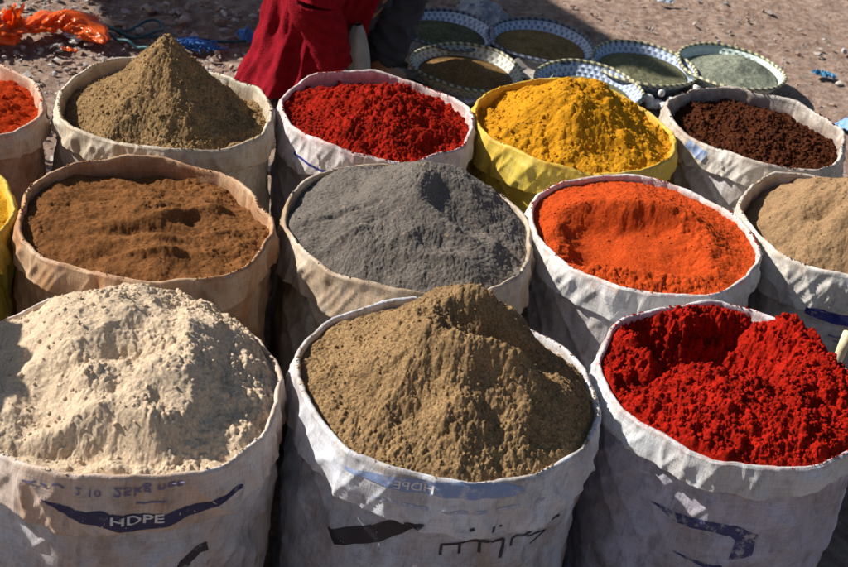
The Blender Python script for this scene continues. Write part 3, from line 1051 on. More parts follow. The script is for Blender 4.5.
def h_L(u, v, X_, Y_):
    z = -.028 + .05 * (1 - sstep(.0, 1.1, np.hypot(u, v))) + .008 * fbm(u * 2, v * 2, 271, 3)
    z += sstep(.2, .7, u) * .006 * lumps(X_ * 60, Y_ * 60, 278, .7, .6) + .0012 * lumps(X_ * 200, Y_ * 200, 283, .8, .8)
    return z


heap(L, h_L, S_L, 'smooth red orange powder in the sack at the upper left edge', 200, 300, (.001, .004), 12)


def h_M(u, v, X_, Y_):
    z = -.02 + .06 * (1 - sstep(.0, 1.1, np.hypot(u, v))) + .008 * fbm(u * 2, v * 2, 291, 3)
    return z + .006 * lumps(X_ * 60, Y_ * 60, 298, .7, .6)


heap(Mm, h_M, S_M, 'yellow powder in the yellow sack at the left border', 180, 200, (.001, .004), 13)
#@@BACK
# ------------------------------------------------------------------ ground


def ground():
    def axis(a, b, fine, far):
        f = np.arange(a, b, fine)
        out = [b]
        s = fine
        while out[-1] < far:
            s *= 1.35; out.append(out[-1] + s)
        s = fine; lo = [a]
        while lo[-1] > -far:
            s *= 1.35; lo.append(lo[-1] - s)
        return np.concatenate([np.array(lo[::-1])[:-1], f, np.array(out)])
    xs = axis(-2.0, 2.0, .011, 70); ys = axis(2.4, 5.6, .011, 70)
    Xg, Yg = np.meshgrid(xs, ys)
    fade = np.exp(-(np.maximum(np.abs(Xg) - 2.5, 0) + np.maximum(np.abs(Yg - 3.8) - 2.2, 0)) / 1.5)
    z = .010 * fbm(Xg * 2.2, Yg * 2.2, 301, 3) + fade * (.006 * fbm(Xg * 11, Yg * 11, 302, 4) + .009 * lumps(Xg * 22, Yg * 22, 305, .5, .45) + .006 * lumps(Xg * 48, Yg * 48, 309, .6, .6))
    z = z - .012
    near = (np.hypot(Xg + .05, Yg - 2.2) < 1.4)
    z = np.where(near, np.minimum(z, -.001), z)
    V = np.stack([Xg, Yg, z], -1).reshape(-1, 3)
    M, t, b = mat('reddish_earth')
    co = N(t, 'ShaderNodeTexCoord')
    n1 = N(t, 'ShaderNodeTexNoise', Scale=1.6, Detail=6.0, Roughness=.6)
    n2 = N(t, 'ShaderNodeTexNoise', Scale=38.0, Detail=8.0, Roughness=.75)
    n3 = N(t, 'ShaderNodeTexVoronoi', Scale=75.0)
    for n in (n1, n2, n3):
        t.links.new(co.outputs['Object'], n.inputs['Vector'])
    r1 = ramp(t, n1.outputs[0], [(.3, (.31, .20, .145)), (.55, (.37, .25, .19)), (.75, (.42, .31, .245))])
    r2 = ramp(t, n2.outputs[0], [(.38, (.13, .085, .065)), (.5, (.36, .245, .185)), (.62, (.56, .46, .39))])
    c = mixc(t, .55, r1.outputs[0], r2.outputs[0])
    r3 = ramp(t, n3.outputs['Color'], [(.78, (0, 0, 0)), (.86, (.6,) * 3)])
    c = mixc(t, r3.outputs[0], c, (.33, .29, .26))
    t.links.new(c, b.inputs['Base Color'])
    b.inputs['Roughness'].default_value = 1
    b.inputs['Specular IOR Level'].default_value = .1
    bp = N(t, 'ShaderNodeBump'); bp.inputs['Distance'].default_value = .022
    t.links.new(n2.outputs[0], bp.inputs['Height'])
    t.links.new(bp.outputs[0], b.inputs['Normal'])
    o = mesh_np('ground', V, grid_faces(len(ys), len(xs)), M)
    o['kind'] = 'structure'
    return o


ground()


def gravel():
    g = np.random.default_rng(77)
    P, S = [], []
    n = 9000
    x = g.uniform(-1.75, 1.75, n); y = g.uniform(3.0, 5.6, n)
    s = .0018 + .0085 * g.random(n) ** 4
    dens = fbm(x * 1.3, y * 1.3, 401, 2)
    keep = g.random(n) < .55 + .6 * dens
    P.append(np.stack([x, y, s * .15], 1)[keep]); S.append(s[keep])
    # the stonier patch behind the olive spice
    n = 1500
    x = g.uniform(-1.55, -.42, n); y = g.uniform(2.85, 4.1, n)
    s = .0035 + .014 * g.random(n) ** 2.5
    P.append(np.stack([x, y, s * .25], 1)); S.append(s)
    P = np.vstack(P); S = np.concatenate(S)
    V, T = rocks(P, S, .6, .5, g=g)
    M, t, b = mat('mixed_gravel')
    ge = N(t, 'ShaderNodeNewGeometry')
    r = ramp(t, ge.outputs['Random Per Island'], [(.0, (.20, .125, .09)), (.35, (.30, .20, .15)), (.55, (.24, .215, .20)), (.8, (.31, .275, .25)), (1., (.46, .42, .38))])
    co = N(t, 'ShaderNodeTexCoord')
    n2 = N(t, 'ShaderNodeTexNoise', Scale=120.0, Detail=5.0)
    t.links.new(co.outputs['Object'], n2.inputs['Vector'])
    rr = ramp(t, n2.outputs[0], [(.3, (.7,) * 3), (.7, (1.15,) * 3)])
    mu = t.nodes.new('ShaderNodeMix'); mu.data_type = 'RGBA'; mu.blend_type = 'MULTIPLY'; mu.inputs[0].default_value = 1
    t.links.new(r.outputs[0], mu.inputs[6]); t.links.new(rr.outputs[0], mu.inputs[7])
    t.links.new(mu.outputs[2], b.inputs['Base Color'])
    b.inputs['Roughness'].default_value = .95
    o = mesh_np('gravel', V, np.zeros((0, 4), int), M, tris=T, smooth=False)
    tag(o, 'loose grey and reddish stones scattered over the earth', 'gravel', kind='stuff')


gravel()

# ------------------------------------------------------------------ baskets


def weave_mat(name, base, dot, thread=.5):
    M, t, b = mat(name)
    uv = N(t, 'ShaderNodeUVMap')
    sp = N(t, 'ShaderNodeSeparateXYZ'); t.links.new(uv.outputs[0], sp.inputs[0])

    def mth(op, a, c=None):
        q = t.nodes.new('ShaderNodeMath'); q.operation = op
        for i, v in enumerate((a, c)):
            if v is None:
                continue
            if hasattr(v, 'is_output'):
                t.links.new(v, q.inputs[i])
            else:
                q.inputs[i].default_value = v
        return q.outputs[0]
    row = mth('FLOOR', sp.outputs[1])
    sh = mth('MULTIPLY', mth('MODULO', row, 2.0), .5)
    fu = mth('FRACT', mth('ADD', sp.outputs[0], sh))
    fv = mth('FRACT', sp.outputs[1])
    du = mth('ABSOLUTE', mth('SUBTRACT', fu, .5)); dv = mth('ABSOLUTE', mth('SUBTRACT', fv, .5))
    dark = mth('MULTIPLY', mth('LESS_THAN', du, .20), mth('LESS_THAN', dv, .36))
    co = N(t, 'ShaderNodeTexCoord')
    nz = N(t, 'ShaderNodeTexNoise', Scale=60.0, Detail=4.0)
    t.links.new(co.outputs['Object'], nz.inputs['Vector'])
    rb = ramp(t, nz.outputs[0], [(.3, tuple(v * .75 for v in base)), (.7, base)])
    t.links.new(mixc(t, dark, rb.outputs[0], dot), b.inputs['Base Color'])
    b.inputs['Roughness'].default_value = .6
    hgt = mth('ADD', mth('MULTIPLY', du, -1.0), mth('MULTIPLY', dv, -1.0))
    bp = N(t, 'ShaderNodeBump'); bp.inputs['Distance'].default_value = .004
    t.links.new(hgt, bp.inputs['Height']); t.links.new(bp.outputs[0], b.inputs['Normal'])
    return M


def stripe_mat(name, a, c):
    M, t, b = mat(name)
    uv = N(t, 'ShaderNodeUVMap')
    sp = N(t, 'ShaderNodeSeparateXYZ'); t.links.new(uv.outputs[0], sp.inputs[0])
    ad = t.nodes.new('ShaderNodeMath'); ad.operation = 'MULTIPLY_ADD'; ad.inputs[1].default_value = .6
    t.links.new(sp.outputs[1], ad.inputs[0]); t.links.new(sp.outputs[0], ad.inputs[2])
    fr = t.nodes.new('ShaderNodeMath'); fr.operation = 'FRACT'; t.links.new(ad.outputs[0], fr.inputs[0])
    lt = t.nodes.new('ShaderNodeMath'); lt.operation = 'LESS_THAN'; lt.inputs[1].default_value = .5
    t.links.new(fr.outputs[0], lt.inputs[0])
    t.links.new(mixc(t, lt.outputs[0], a, c), b.inputs['Base Color'])
    b.inputs['Roughness'].default_value = .55
    return M


W_blue = weave_mat('blue_white_weave', (.50, .58, .72), (.16, .20, .32))
W_white = weave_mat('white_weave', (.66, .66, .60), (.30, .28, .20))
W_green = weave_mat('pale_green_weave', (.66, .76, .70), (.50, .62, .56))
R_yel = stripe_mat('yellow_black_binding', (.46, .42, .24), (.08, .08, .07))
R_blk = stripe_mat('dark_blue_binding', (.13, .16, .22), (.03, .03, .045))


def basket(x, y, r, h, wm, rm, label, seed=1, base_z=.012, tilt=(0, 0)):
    root = empty('woven_basket', (x, y, base_z - .01))
    root.rotation_euler = (tilt[0], tilt[1], seed * .7)
    tag(root, label, 'basket', 'woven baskets of spice')
    n = 120
    th = np.linspace(0, 2 * np.pi, n + 1)
    prof = [(.02, .010), (.5, .010), (.66, .012)] + [(.66 + .32 * f ** .75, .012 + h * f) for f in np.linspace(.06, 1, 12)]
    back = [(q + .025, z) for q, z in prof[::-1][:12]] + [(.70, .0), (.5, .0), (.02, .0)]
    rows, uvs = [], []
    acc = 0
    pr = prof + back
    for k, (q, z) in enumerate(pr):
        if k:
            acc += math.hypot((q - pr[k - 1][0]) * r, z - pr[k - 1][1])
        wob = 1 + .012 * np.sin(th * 3 + seed) + .008 * np.sin(th * 7 + seed * 2)
        rows.append(np.stack([np.cos(th) * q * r * wob, np.sin(th) * q * r * wob, z + .004 * np.sin(th * 2 + seed) * (z / h)], 1))
        uvs.append(np.stack([th / (2 * np.pi) * 46, np.full(n + 1, acc / .014)], 1))
    mesh_np('bowl', np.vstack(rows), grid_faces(len(rows), n + 1), wm, root, uv=np.vstack(uvs))
    # bound rim
    c = np.linspace(0, 2 * np.pi, 9)
    rows, uvs = [], []
    wob = 1 + .012 * np.sin(th * 3 + seed) + .008 * np.sin(th * 7 + seed * 2)
    zr = .012 + h + .004 * np.sin(th * 2 + seed)
    for q in c:
        rr = r * .993 * wob + .0055 * np.cos(q)
        rows.append(np.stack([np.cos(th) * rr, np.sin(th) * rr, zr + .0055 * np.sin(q)], 1))
        uvs.append(np.stack([th / (2 * np.pi) * 46, np.full(n + 1, q / 6.283)], 1))
    mesh_np('rim', np.vstack(rows), grid_faces(len(c), n + 1), rm, root, uv=np.vstack(uvs))
    return root


def basket_heap(root, r, h, mt, label, fill=.5, peak=.03, seed=1, off=(0, 0)):
    n = 90
    s = np.linspace(0, 1, 40); th = np.linspace(0, 2 * np.pi, n, endpoint=False)
    Sg, Tg = np.meshgrid(s, th, indexing='ij')
    lvl = .012 + h * fill
    R0 = r * (.66 + .32 * fill ** .8) * .99
    Xh = np.cos(Tg) * R0 * Sg; Yh = np.sin(Tg) * R0 * Sg
    z = lvl + peak * (1 - sstep(0, 1, np.hypot(Xh / R0 - off[0], Yh / R0 - off[1]))) + .006 * fbm(Xh * 14, Yh * 14, seed, 3) * (1 - Sg ** 3) + .003 * lumps(Xh * 60, Yh * 60, seed + 4, .7, .6) * (1 - Sg ** 4)
    V = np.stack([Xh, Yh, z], -1).reshape(-1, 3)
    rows2 = []
    for q, dz in ((.97, .006), (.4, .010)):
        rows2.append(np.stack([np.cos(th) * R0 * q, np.sin(th) * R0 * q, np.full(n, max(lvl - dz, .0105))], 1))
    V = np.vstack([V] + rows2)
    o = mesh_np('basket_spice', V, grid_faces(42, n, True), mt)
    o.location = root.location; o.rotation_euler = root.rotation_euler
    tag(o, label, 'spice', 'spice in the woven baskets')
    return o


B_dark = spice_mat('dark_green_herb', (.13, .13, .075), fine=300, bump=.003)
B_ochre = spice_mat('ochre_seed', (.26, .175, .075), fine=350, bump=.002)
B_brown = spice_mat('brown_seed', (.26, .15, .06), fine=350, bump=.002)
B_green = spice_mat('grey_green_herb', (.26, .275, .21), fine=300, bump=.003)
B_olive = spice_mat('olive_herb', (.21, .205, .12), fine=300, bump=.003)

b1 = basket(-.062, 4.02, .150, .045, W_blue, R_blk, 'blue and white woven basket of dark herbs nearest the dark trousers', 1)
basket_heap(b1, .150, .045, B_dark, 'dark green herb in the shaded basket beside the dark trousers', .45, .012, 501)
b2 = basket(.02, 3.755, .158, .05, W_white, R_yel, 'white woven basket with sunlit side and yellow and black rim, behind the red powder', 2)
basket_heap(b2, .158, .05, B_brown, 'brown seed heap with a sunlit tip in the basket behind the red powder', .5, .035, 502)
b3 = basket(.225, 4.05, .162, .045, W_blue, R_blk, 'blue and white woven basket with dark rim, farthest back in the shade', 3)
basket_heap(b3, .162, .045, B_ochre, 'shaded ochre seed in the farthest basket', .5, .012, 503)
b6 = basket(.365, 3.77, .155, .05, W_blue, R_yel, 'blue and white woven basket half hidden behind the yellow powder', 4)
basket_heap(b6, .155, .05, B_olive, 'olive herb in the basket hidden behind the yellow powder', .4, .012, 504)
b4 = basket(.535, 4.00, .158, .045, W_blue, R_yel, 'blue and white woven basket lying half in shade and half in sun', 5)
basket_heap(b4, .158, .045, B_olive, 'dull olive herb in the half shaded basket', .5, .02, 505, (.3, 0))
b5 = basket(.80, 4.065, .162, .055, W_green, R_yel, 'pale green woven basket standing fully in the sun at the right', 6)
basket_heap(b5, .162, .055, B_green, 'sunlit grey green herb mound in the pale green basket', .6, .045, 506, (-.25, .1))

# ------------------------------------------------------------------ small things between the baskets


def crumple(name, cx, cy, sx, sy, rot, amp, mt, label, cat, seed, n=90, freq=18, base=.004, thick=.0015, arch=0., group=None):
    g = np.linspace(-1, 1, n)
    a, b_ = np.meshgrid(g, g)
    edge = 1 - .16 * (perlin(np.arctan2(b_, a) * 1.6 + 20, np.full_like(a, 3.3), seed) + .3)
    rr = np.maximum(np.abs(a), np.abs(b_)) + 1e-6; hy = np.hypot(a, b_) + 1e-6
    a2 = a * rr / hy * edge * 1.12; b2 = b_ * rr / hy * edge * 1.12
    x = a2 * sx; y = b2 * sy
    rdg = (1 - np.abs(perlin(x * freq + 9, y * freq + 4, seed + 1))) ** 3 + .6 * (1 - np.abs(perlin(x * freq * 2.1 + 3, y * freq * 1.9, seed + 2))) ** 3
    z = base + amp * rdg * .6 + amp * .25 * (perlin(x * freq * .5, y * freq * .5, seed + 3) + .5) + arch * np.clip(1 - np.hypot(a2, b2) ** 2, 0, 1)
    x = x + amp * .5 * perlin(x * freq + 40, y * freq, seed + 7); y = y + amp * .5 * perlin(x * freq + 80, y * freq, seed + 8)
    c, s = math.cos(rot), math.sin(rot)
    top = np.stack([x * c - y * s, x * s + y * c, z], -1).reshape(-1, 3)
    bot = top.copy(); bot[:, 2] -= thick
    idx = np.arange(n * n).reshape(n, n)
    ring = np.concatenate([idx[0, :-1], idx[:-1, -1], idx[-1, :0:-1], idx[:0:-1, 0]])
    r2 = np.roll(ring, -1)
    Fq = grid_faces(n, n)
    sk = np.stack([ring, ring + n * n, r2 + n * n, r2], 1)
    o = mesh_np(name, np.vstack([top, bot]), np.vstack([Fq, Fq[:, ::-1] + n * n, sk]), mt, loc=(cx, cy, 0))
    tag(o, label, cat, group)
    return o


M_plastic = plain_mat('white_plastic_film', (.62, .63, .65), .35, .12, 30, spec=.5, trans=.25)
M_orange = plain_mat('orange_plastic_film', (.75, .12, .010), .22, .3, 25, spec=.6, trans=.35)
M_blue = plain_mat('blue_plastic', (.05, .20, .55), .45, .25, 40, spec=.4, trans=.15)
M_ltblue = plain_mat('light_blue_plastic', (.22, .38, .75), .4, .15, 30, spec=.4, trans=.15)
M_teal = plain_mat('teal_cord', (.02, .075, .085), .5, .25, 40)

p = at(452, 92); crumple('plastic_sheet', p.x + .04, p.y - .02, .20, .09, -.1, .03, M_plastic, 'crumpled white plastic sheet under the basket with the sunlit side', 'plastic sheet', 601, 110, 22)
p = at(484, 17); crumple('plastic_bag', p.x, p.y, .07, .11, .5, .02, plain_mat('grey_plastic_film', (.30, .32, .36), .4, .1, 30, trans=.2), 'grey plastic bag lying flat behind the farthest basket', 'plastic bag', 611, 70, 20, arch=.03)

# pale bulbs heaped between the yellow and the brown sacks
p = at(653, 93)
M_bulb = plain_mat('pale_bulb_skin', (.66, .63, .60), .6, .15, 90, bump=.001)
gb = np.random.default_rng(91)


def bulb_mesh():
    V = ICO2.copy()
    T = np.arctan2(V[:, 1], V[:, 0])
    rad = 1 + .10 * np.cos(T * 6) * (1 - V[:, 2] ** 2)
    V[:, 0] *= rad; V[:, 1] *= rad
    tip = np.clip(V[:, 2] - .45, 0, 1)
    V[:, :2] *= (1 - tip * 1.1)[:, None]
    V[:, 2] = V[:, 2] * .8 + tip * 1.1
    return V


bv = bulb_mesh()
proto = None
for k in range(70):
    while True:
        ax = gb.uniform(-.10, .16); ay = gb.uniform(-.12, .06)
        if all(math.hypot(p.x + ax - q.location.x, p.y + ay - q.location.y) > .165 for q in (b4, b5, b6)):
            break
    s = gb.uniform(.010, .016)
    lab = 'small white lump in the pale pile between the yellow and the brown sacks'
    if proto is None:
        o = mesh_np('white_bulb', bv * .013, np.zeros((0, 4), int), M_bulb, tris=ICO2T)
        proto = o
    else:
        o = proto.copy(); COL.objects.link(o)
    hgt = .011 + (.018 if k % 3 == 0 else 0) + (.018 if k % 7 == 0 else 0)
    o.location = (p.x - .0 + ax, p.y + .0 + ay, hgt)
    o.rotation_euler = (gb.uniform(-1.3, 1.3), gb.uniform(-1.3, 1.3), gb.uniform(0, 6))
    o.scale = (s / .013,) * 3
    tag(o, lab, 'bulb', 'pile of small white lumps')

# shallow pale dish catching the sun
p = at(532, 68, .05)


def lathe(prof, n=48):
    th = np.linspace(0, 2 * np.pi, n, endpoint=False)
    return np.vstack([np.stack([np.cos(th) * r, np.sin(th) * r, np.full(n, z)], 1) for r, z in prof]), grid_faces(len(prof), n, True)


def dish(x, y, z, r, mt, label):
    V, Fq = lathe([(.002, 0), (r * .55, 0), (r * .62, .003), (r * .98, .026), (r * 1.0, .028), (r * .97, .028), (r * .60, .008), (r * .5, .006), (.002, .006)])
    o = mesh_np('shallow_dish', V, Fq, mt, loc=(x, y, z))
    o.rotation_euler = (.12, .05, 0)
    tag(o, label, 'dish')


dish(p.x, p.y, .022, .062, plain_mat('dull_tin', (.42, .38, .33), .5, .15, 40), 'small pale dish between the baskets behind the yellow powder')

# little tray with brown powder
p = at(497, 50, .02)
tr = empty('small_tray', (p.x, p.y, -.004), .25)
tag(tr, 'small white tray with brown powder in it between the shaded baskets', 'tray')


def tray_mesh(lx, ly, h, t_):
    bm = bmesh.new()
    ring = lambda x, y, z: [bm.verts.new(v) for v in ((-x, -y, z), (x, -y, z), (x, y, z), (-x, y, z))]
    a = ring(lx * .85, ly * .8, 0); b = ring(lx, ly, h); c = ring(lx + .010, ly + .010, h + .001); c2 = ring(lx + .010, ly + .010, h + .003)
    d = ring(lx - t_, ly - t_, h + .003); e = ring(lx * .85 - t_, ly * .8 - t_, t_)
    for p_, q in ((a, b), (b, c), (c, c2), (c2, d), (d, e)):
        for k in range(4):
            bm.faces.new((p_[k], p_[(k + 1) % 4], q[(k + 1) % 4], q[k]))
    bm.faces.new(a[::-1]); bm.faces.new(e)
    bmesh.ops.recalc_face_normals(bm, faces=bm.faces)
    bmesh.ops.bevel(bm, geom=list(bm.edges), offset=.0012, segments=2, affect='EDGES')
    return bm


bm = tray_mesh(.058, .038, .035, .002)
me = bpy.data.meshes.new('tray_body'); bm.to_mesh(me); bm.free(); me.materials.append(plain_mat('pale_tray_plastic', (.50, .52, .56), .4, .1, 30))
o = bpy.data.objects.new('tray_body', me); COL.objects.link(o); o.parent = tr
s = np.linspace(-1, 1, 40); a, b_ = np.meshgrid(s, s)
zz = .028 + .003 * fbm(a * 3, b_ * 3, 631, 3)
V = np.stack([a * .050, b_ * .030, zz], -1).reshape(-1, 3)
idx = np.arange(1600).reshape(40, 40); ring = np.concatenate([idx[0, :-1], idx[:-1, -1], idx[-1, :0:-1], idx[:0:-1, 0]])
bb = V[ring].copy(); bb[:, 2] = .006; k = len(ring); q = np.arange(k); q2 = (q + 1) % k
o = mesh_np('tray_spice', np.vstack([V, bb]), np.vstack([grid_faces(40, 40), np.stack([ring[q2], ring[q], 1600 + q, 1600 + q2], 1)]), B_ochre)
o.location = tr.location; o.rotation_euler = tr.rotation_euler
tag(o, 'brown powder in the small white tray', 'spice')

# ------------------------------------------------------------------ litter on the ground
p = at(823, 78); crumple('plastic_scrap', p.x, p.y, .038, .017, .1, .018, plain_mat('teal_blue_film', (.06, .22, .38), .4, .2, 40, trans=.15), 'dark blue plastic scrap lying alone on the earth at the right', 'scrap', 641, 40, 40)
p = at(664, 3); crumple('plastic_scrap', p.x, p.y, .03, .014, .3, .012, plain_mat('pale_film', (.40, .45, .52), .4, .2, 40), 'pale grey blue scrap at the top edge of the earth', 'scrap', 642, 40, 40)
p = at(850, 131); crumple('plastic_bag', p.x + .05, p.y, .085, .05, .0, .02, M_ltblue, 'light blue plastic bag at the right edge beside the dark brown crumbs', 'plastic bag', 643, 60, 18, arch=.03)
p = at(70, 52); crumple('plastic_scrap', p.x, p.y, .022, .010, .1, .010, M_orange, 'tiny orange scrap on the stones under the orange bag', 'scrap', 644, 36, 50)
p = at(73, 39); crumple('plastic_scrap', p.x, p.y, .034, .016, -.5, .016, M_plastic, 'crumpled white scrap under the orange bag', 'scrap', 645, 40, 40, arch=.01)
p = at(91, 36); crumple('plastic_scrap', p.x, p.y + .0, .026, .016, .1, .014, M_plastic, 'pale folded scrap below the tip of the orange bag', 'scrap', 646, 40, 40, arch=.012)


def orange_bag():
    """a long crumpled bag: a lumpy tube that swells and pinches"""
    a = [at(px, py, .035) for px, py in ((-70, 30), (-25, 31), (0, 30), (16, 26), (28, 27), (45, 23), (66, 21), (86, 27), (98, 36), (103, 43))]
    P = spline([tuple(q) for q in a], 130)
    f = np.linspace(0, 1, 130)
    rad = np.interp(f, [0, .12, .24, .34, .42, .52, .66, .78, .90, 1], [.05, .06, .055, .046, .024, .04, .052, .050, .032, .006])
    n = 72
    th = np.linspace(0, 2 * np.pi, n, endpoint=False)
    tg = np.gradient(P, axis=0); tg /= np.linalg.norm(tg, axis=1, keepdims=True)
    sd = np.cross(tg, [0, 0, 1]); sd /= np.linalg.norm(sd, axis=1, keepdims=True); upv = np.cross(sd, tg)
    Tg = th[None]; Fg = f[:, None]
    k = .75 + .55 * folds(np.cos(Tg) * 1.5 + Fg * 16 + 9, np.sin(Tg) * 1.5 + 20 + Fg * 5, 661) + .28 * folds(np.cos(Tg) * 3 + Fg * 34 + 9, np.sin(Tg) * 3 + 20 + Fg * 9, 664) + .30 * perlin(np.cos(Tg) * 1.6 + Fg * 13 + 9, np.sin(Tg) * 1.6 + 20 + Fg * 3, 651) + .30 * ((1 - np.abs(perlin(np.cos(Tg) * 2.6 + Fg * 17, np.sin(Tg) * 2.6 + Fg * 9 + 30, 652))) ** 4) + .12 * perlin(np.cos(Tg) * 5 + Fg * 50, np.sin(Tg) * 5 + 7, 653)
    rr = rad[:, None] * k
    V = P[:, None] + rr[..., None] * (np.cos(Tg)[..., None] * sd[:, None] + .50 * np.sin(Tg)[..., None] * upv[:, None])
    V[..., 2] = np.maximum(V[..., 2], -.004 + .004 * perlin(V[..., 0] * 30, V[..., 1] * 30, 655))
    o = mesh_np('plastic_bag', V.reshape(-1, 3), grid_faces(130, n, True), M_orange)
    tag(o, 'long crumpled orange plastic bag lying on the stones at the upper left', 'plastic bag')
    # ragged upright tuft at its left
    return o


orange_bag()


def tuft():
    parts = []
    c = at(8, 24, .05)
    g = np.random.default_rng(66)
    for k in range(9):
        b0 = np.array([c.x + g.uniform(-.05, .03), c.y + g.uniform(-.02, .02), .04])
        hh = g.uniform(.03, .07); lean = g.uniform(-.025, .025, 2)
        rows = []
        for f in np.linspace(0, 1, 9):
            wv = .020 * (1 - f * .85)
            pz = b0 + np.array([lean[0] * f * f * 1.5, lean[1] * f, hh * f])
            an = k * .9 + f * 1.2
            for s_ in (-1, -.3, .4, 1):
                rows.append(pz + np.array([math.cos(an) * wv * s_, math.sin(an) * wv * s_, .006 * math.sin(s_ * 4 + f * 9)]))
        V = np.array(rows)
        V2 = V + np.array([.0012, .0012, 0])
        Fq = grid_faces(9, 4)
        parts.append((np.vstack([V, V2]), np.vstack([Fq, Fq[:, ::-1] + len(V)]), np.zeros((0, 3), int)))
    V, Fq, T = join_parts(parts)
    o = mesh_np('torn_film', V, Fq, M_orange)
    tag(o, 'torn upright flaps of orange film at the top left corner', 'plastic film')


tuft()


def rope():
    parts = []
    g = np.random.default_rng(5)
    runs = [[(103, 24), (120, 33), (140, 38), (165, 37), (185, 40), (215, 40), (245, 42)],
            [(104, 30), (125, 30), (145, 22), (160, 22), (162, 30), (150, 34), (130, 36), (112, 30)],
            [(108, 34), (125, 41), (140, 47), (152, 49), (157, 42)]]
    for k, r_ in enumerate(runs):
        pts = [tuple(at(px, py, .008 + .004 * (i % 2) + .006 * k)) for i, (px, py) in enumerate(r_)]
        P = spline(pts, 90)
        P[:, 2] += .004 * np.sin(np.linspace(0, 20, 90) + k)
        parts.append(tube_np(P, .0045, 8))
    V, Fq, T = join_parts(parts)
    o = mesh_np('tangled_hose', V, Fq, M_teal, tris=T)
    tag(o, 'thin dark teal hose tangled on the shaded ground', 'hose')
    # frayed blue rope end
    parts = []
    c0, c1 = at(168, 47, .01), at(214, 46, .01)
    for k in range(70):
        f0 = g.uniform(-.05, .25); f1 = g.uniform(.6, 1.05)
        a = np.array(c0) * (1 - f0) + np.array(c1) * f0; b_ = np.array(c0) * (1 - f1) + np.array(c1) * f1
        pts = []
        for i, f in enumerate(np.linspace(0, 1, 6)):
            q = a * (1 - f) + b_ * f + g.normal(size=3) * np.array([.010, .012, .004]) * (.4 + f)
            q[2] = max(.006 + .024 * math.sin(f * 3.0) * g.uniform(.2, 1.2), .003)
            pts.append(tuple(q))
        parts.append(tube_np(spline(pts, 22), g.uniform(.0012, .003), 5))
    V, Fq, T = join_parts(parts)
    o = mesh_np('frayed_rope', V, Fq, M_blue, tris=T)
    tag(o, 'bright blue frayed rope bundle on the ground behind the olive cone', 'rope')
    p_ = at(243, 38, .05)
    return p_


rope()
p = at(243, 41); crumple('plastic_scrap', p.x + .01, p.y, .03, .02, .2, .02, M_blue, 'bright blue scrap showing beside the red jacket', 'scrap', 647, 40, 35, arch=.03)

p = at(846, 334, .45)
zs = np.linspace(-.01, .452, 16)
Vt, Ft, Tt = tube_np(np.stack([.003 * np.sin(zs * 15), .002 * np.cos(zs * 11), zs], 1), np.linspace(.0105, .0085, 16) * (1 + .06 * np.sin(zs * 60)), 12)
o = mesh_np('wooden_stake', Vt, Ft, plain_mat('pale_wood', (.62, .50, .32), .7, .2, 30), tris=Tt, loc=(p.x + .002, p.y, 0))
tag(o, 'pale wooden stake standing between the bright red and the light tan sacks', 'stake')

# ------------------------------------------------------------------ unseen awning, added and shaped to cast the shade over the baskets
sh = lambda z: Vector((-sdir.x, -sdir.y, 0)) / sdir.z * z      # how far a shadow runs for height z
AW = 2.45
gq = [at(106, 47), at(702, 94), at(552, -2), at(97, 8)]
gq = [Vector((q.x, q.y, 0)) for q in gq]
dr = (gq[2] - gq[1]).normalized(); dl = (gq[3] - gq[0]).normalized()
corners = [gq[0], gq[1], gq[1] + dr * 2.2, gq[0] + dl * 1.9]
tops = [q - sh(AW) for q in corners]
aw = empty('added_shade_awning', ((tops[0].x + tops[2].x) / 2, (tops[0].y + tops[2].y) / 2, 0))
tag(aw, 'unseen cloth awning on wooden posts, added beyond the upper left to shade the baskets', 'awning')
n = 40
V = []
for i in range(n):
    for j in range(n):
        fi, fj = i / (n - 1), j / (n - 1)
        q = (tops[0] * (1 - fj) + tops[1] * fj) * (1 - fi) + (tops[3] * (1 - fj) + tops[2] * fj) * fi
        V.append((q.x - aw.location.x, q.y - aw.location.y, AW - .08 * math.sin(math.pi * fi) * math.sin(math.pi * fj) + .008 * math.sin(fj * 22)))
V = np.array(V); V2 = V + np.array([0, 0, .004])
Fq = grid_faces(n, n)
M_aw = plain_mat('awning_canvas', (.20, .17, .13), .9, .2, 6)
mesh_np('canopy', np.vstack([V, V2]), np.vstack([Fq, Fq[:, ::-1] + n * n]), M_aw, aw)
M_wood = plain_mat('weathered_wood', (.17, .11, .07), .85, .3, 14)
cen = (tops[0] + tops[1] + tops[2] + tops[3]) / 4
for q in tops:
    b_ = cen + (q - cen) * .72
    P = np.array([[b_.x - aw.location.x, b_.y - aw.location.y, z] for z in np.linspace(-.02, AW - .05, 12)])
    V, Fq, T = tube_np(P, np.linspace(.035, .03, 12), 12)
    mesh_np('post', V, Fq, M_wood, aw, tris=T)

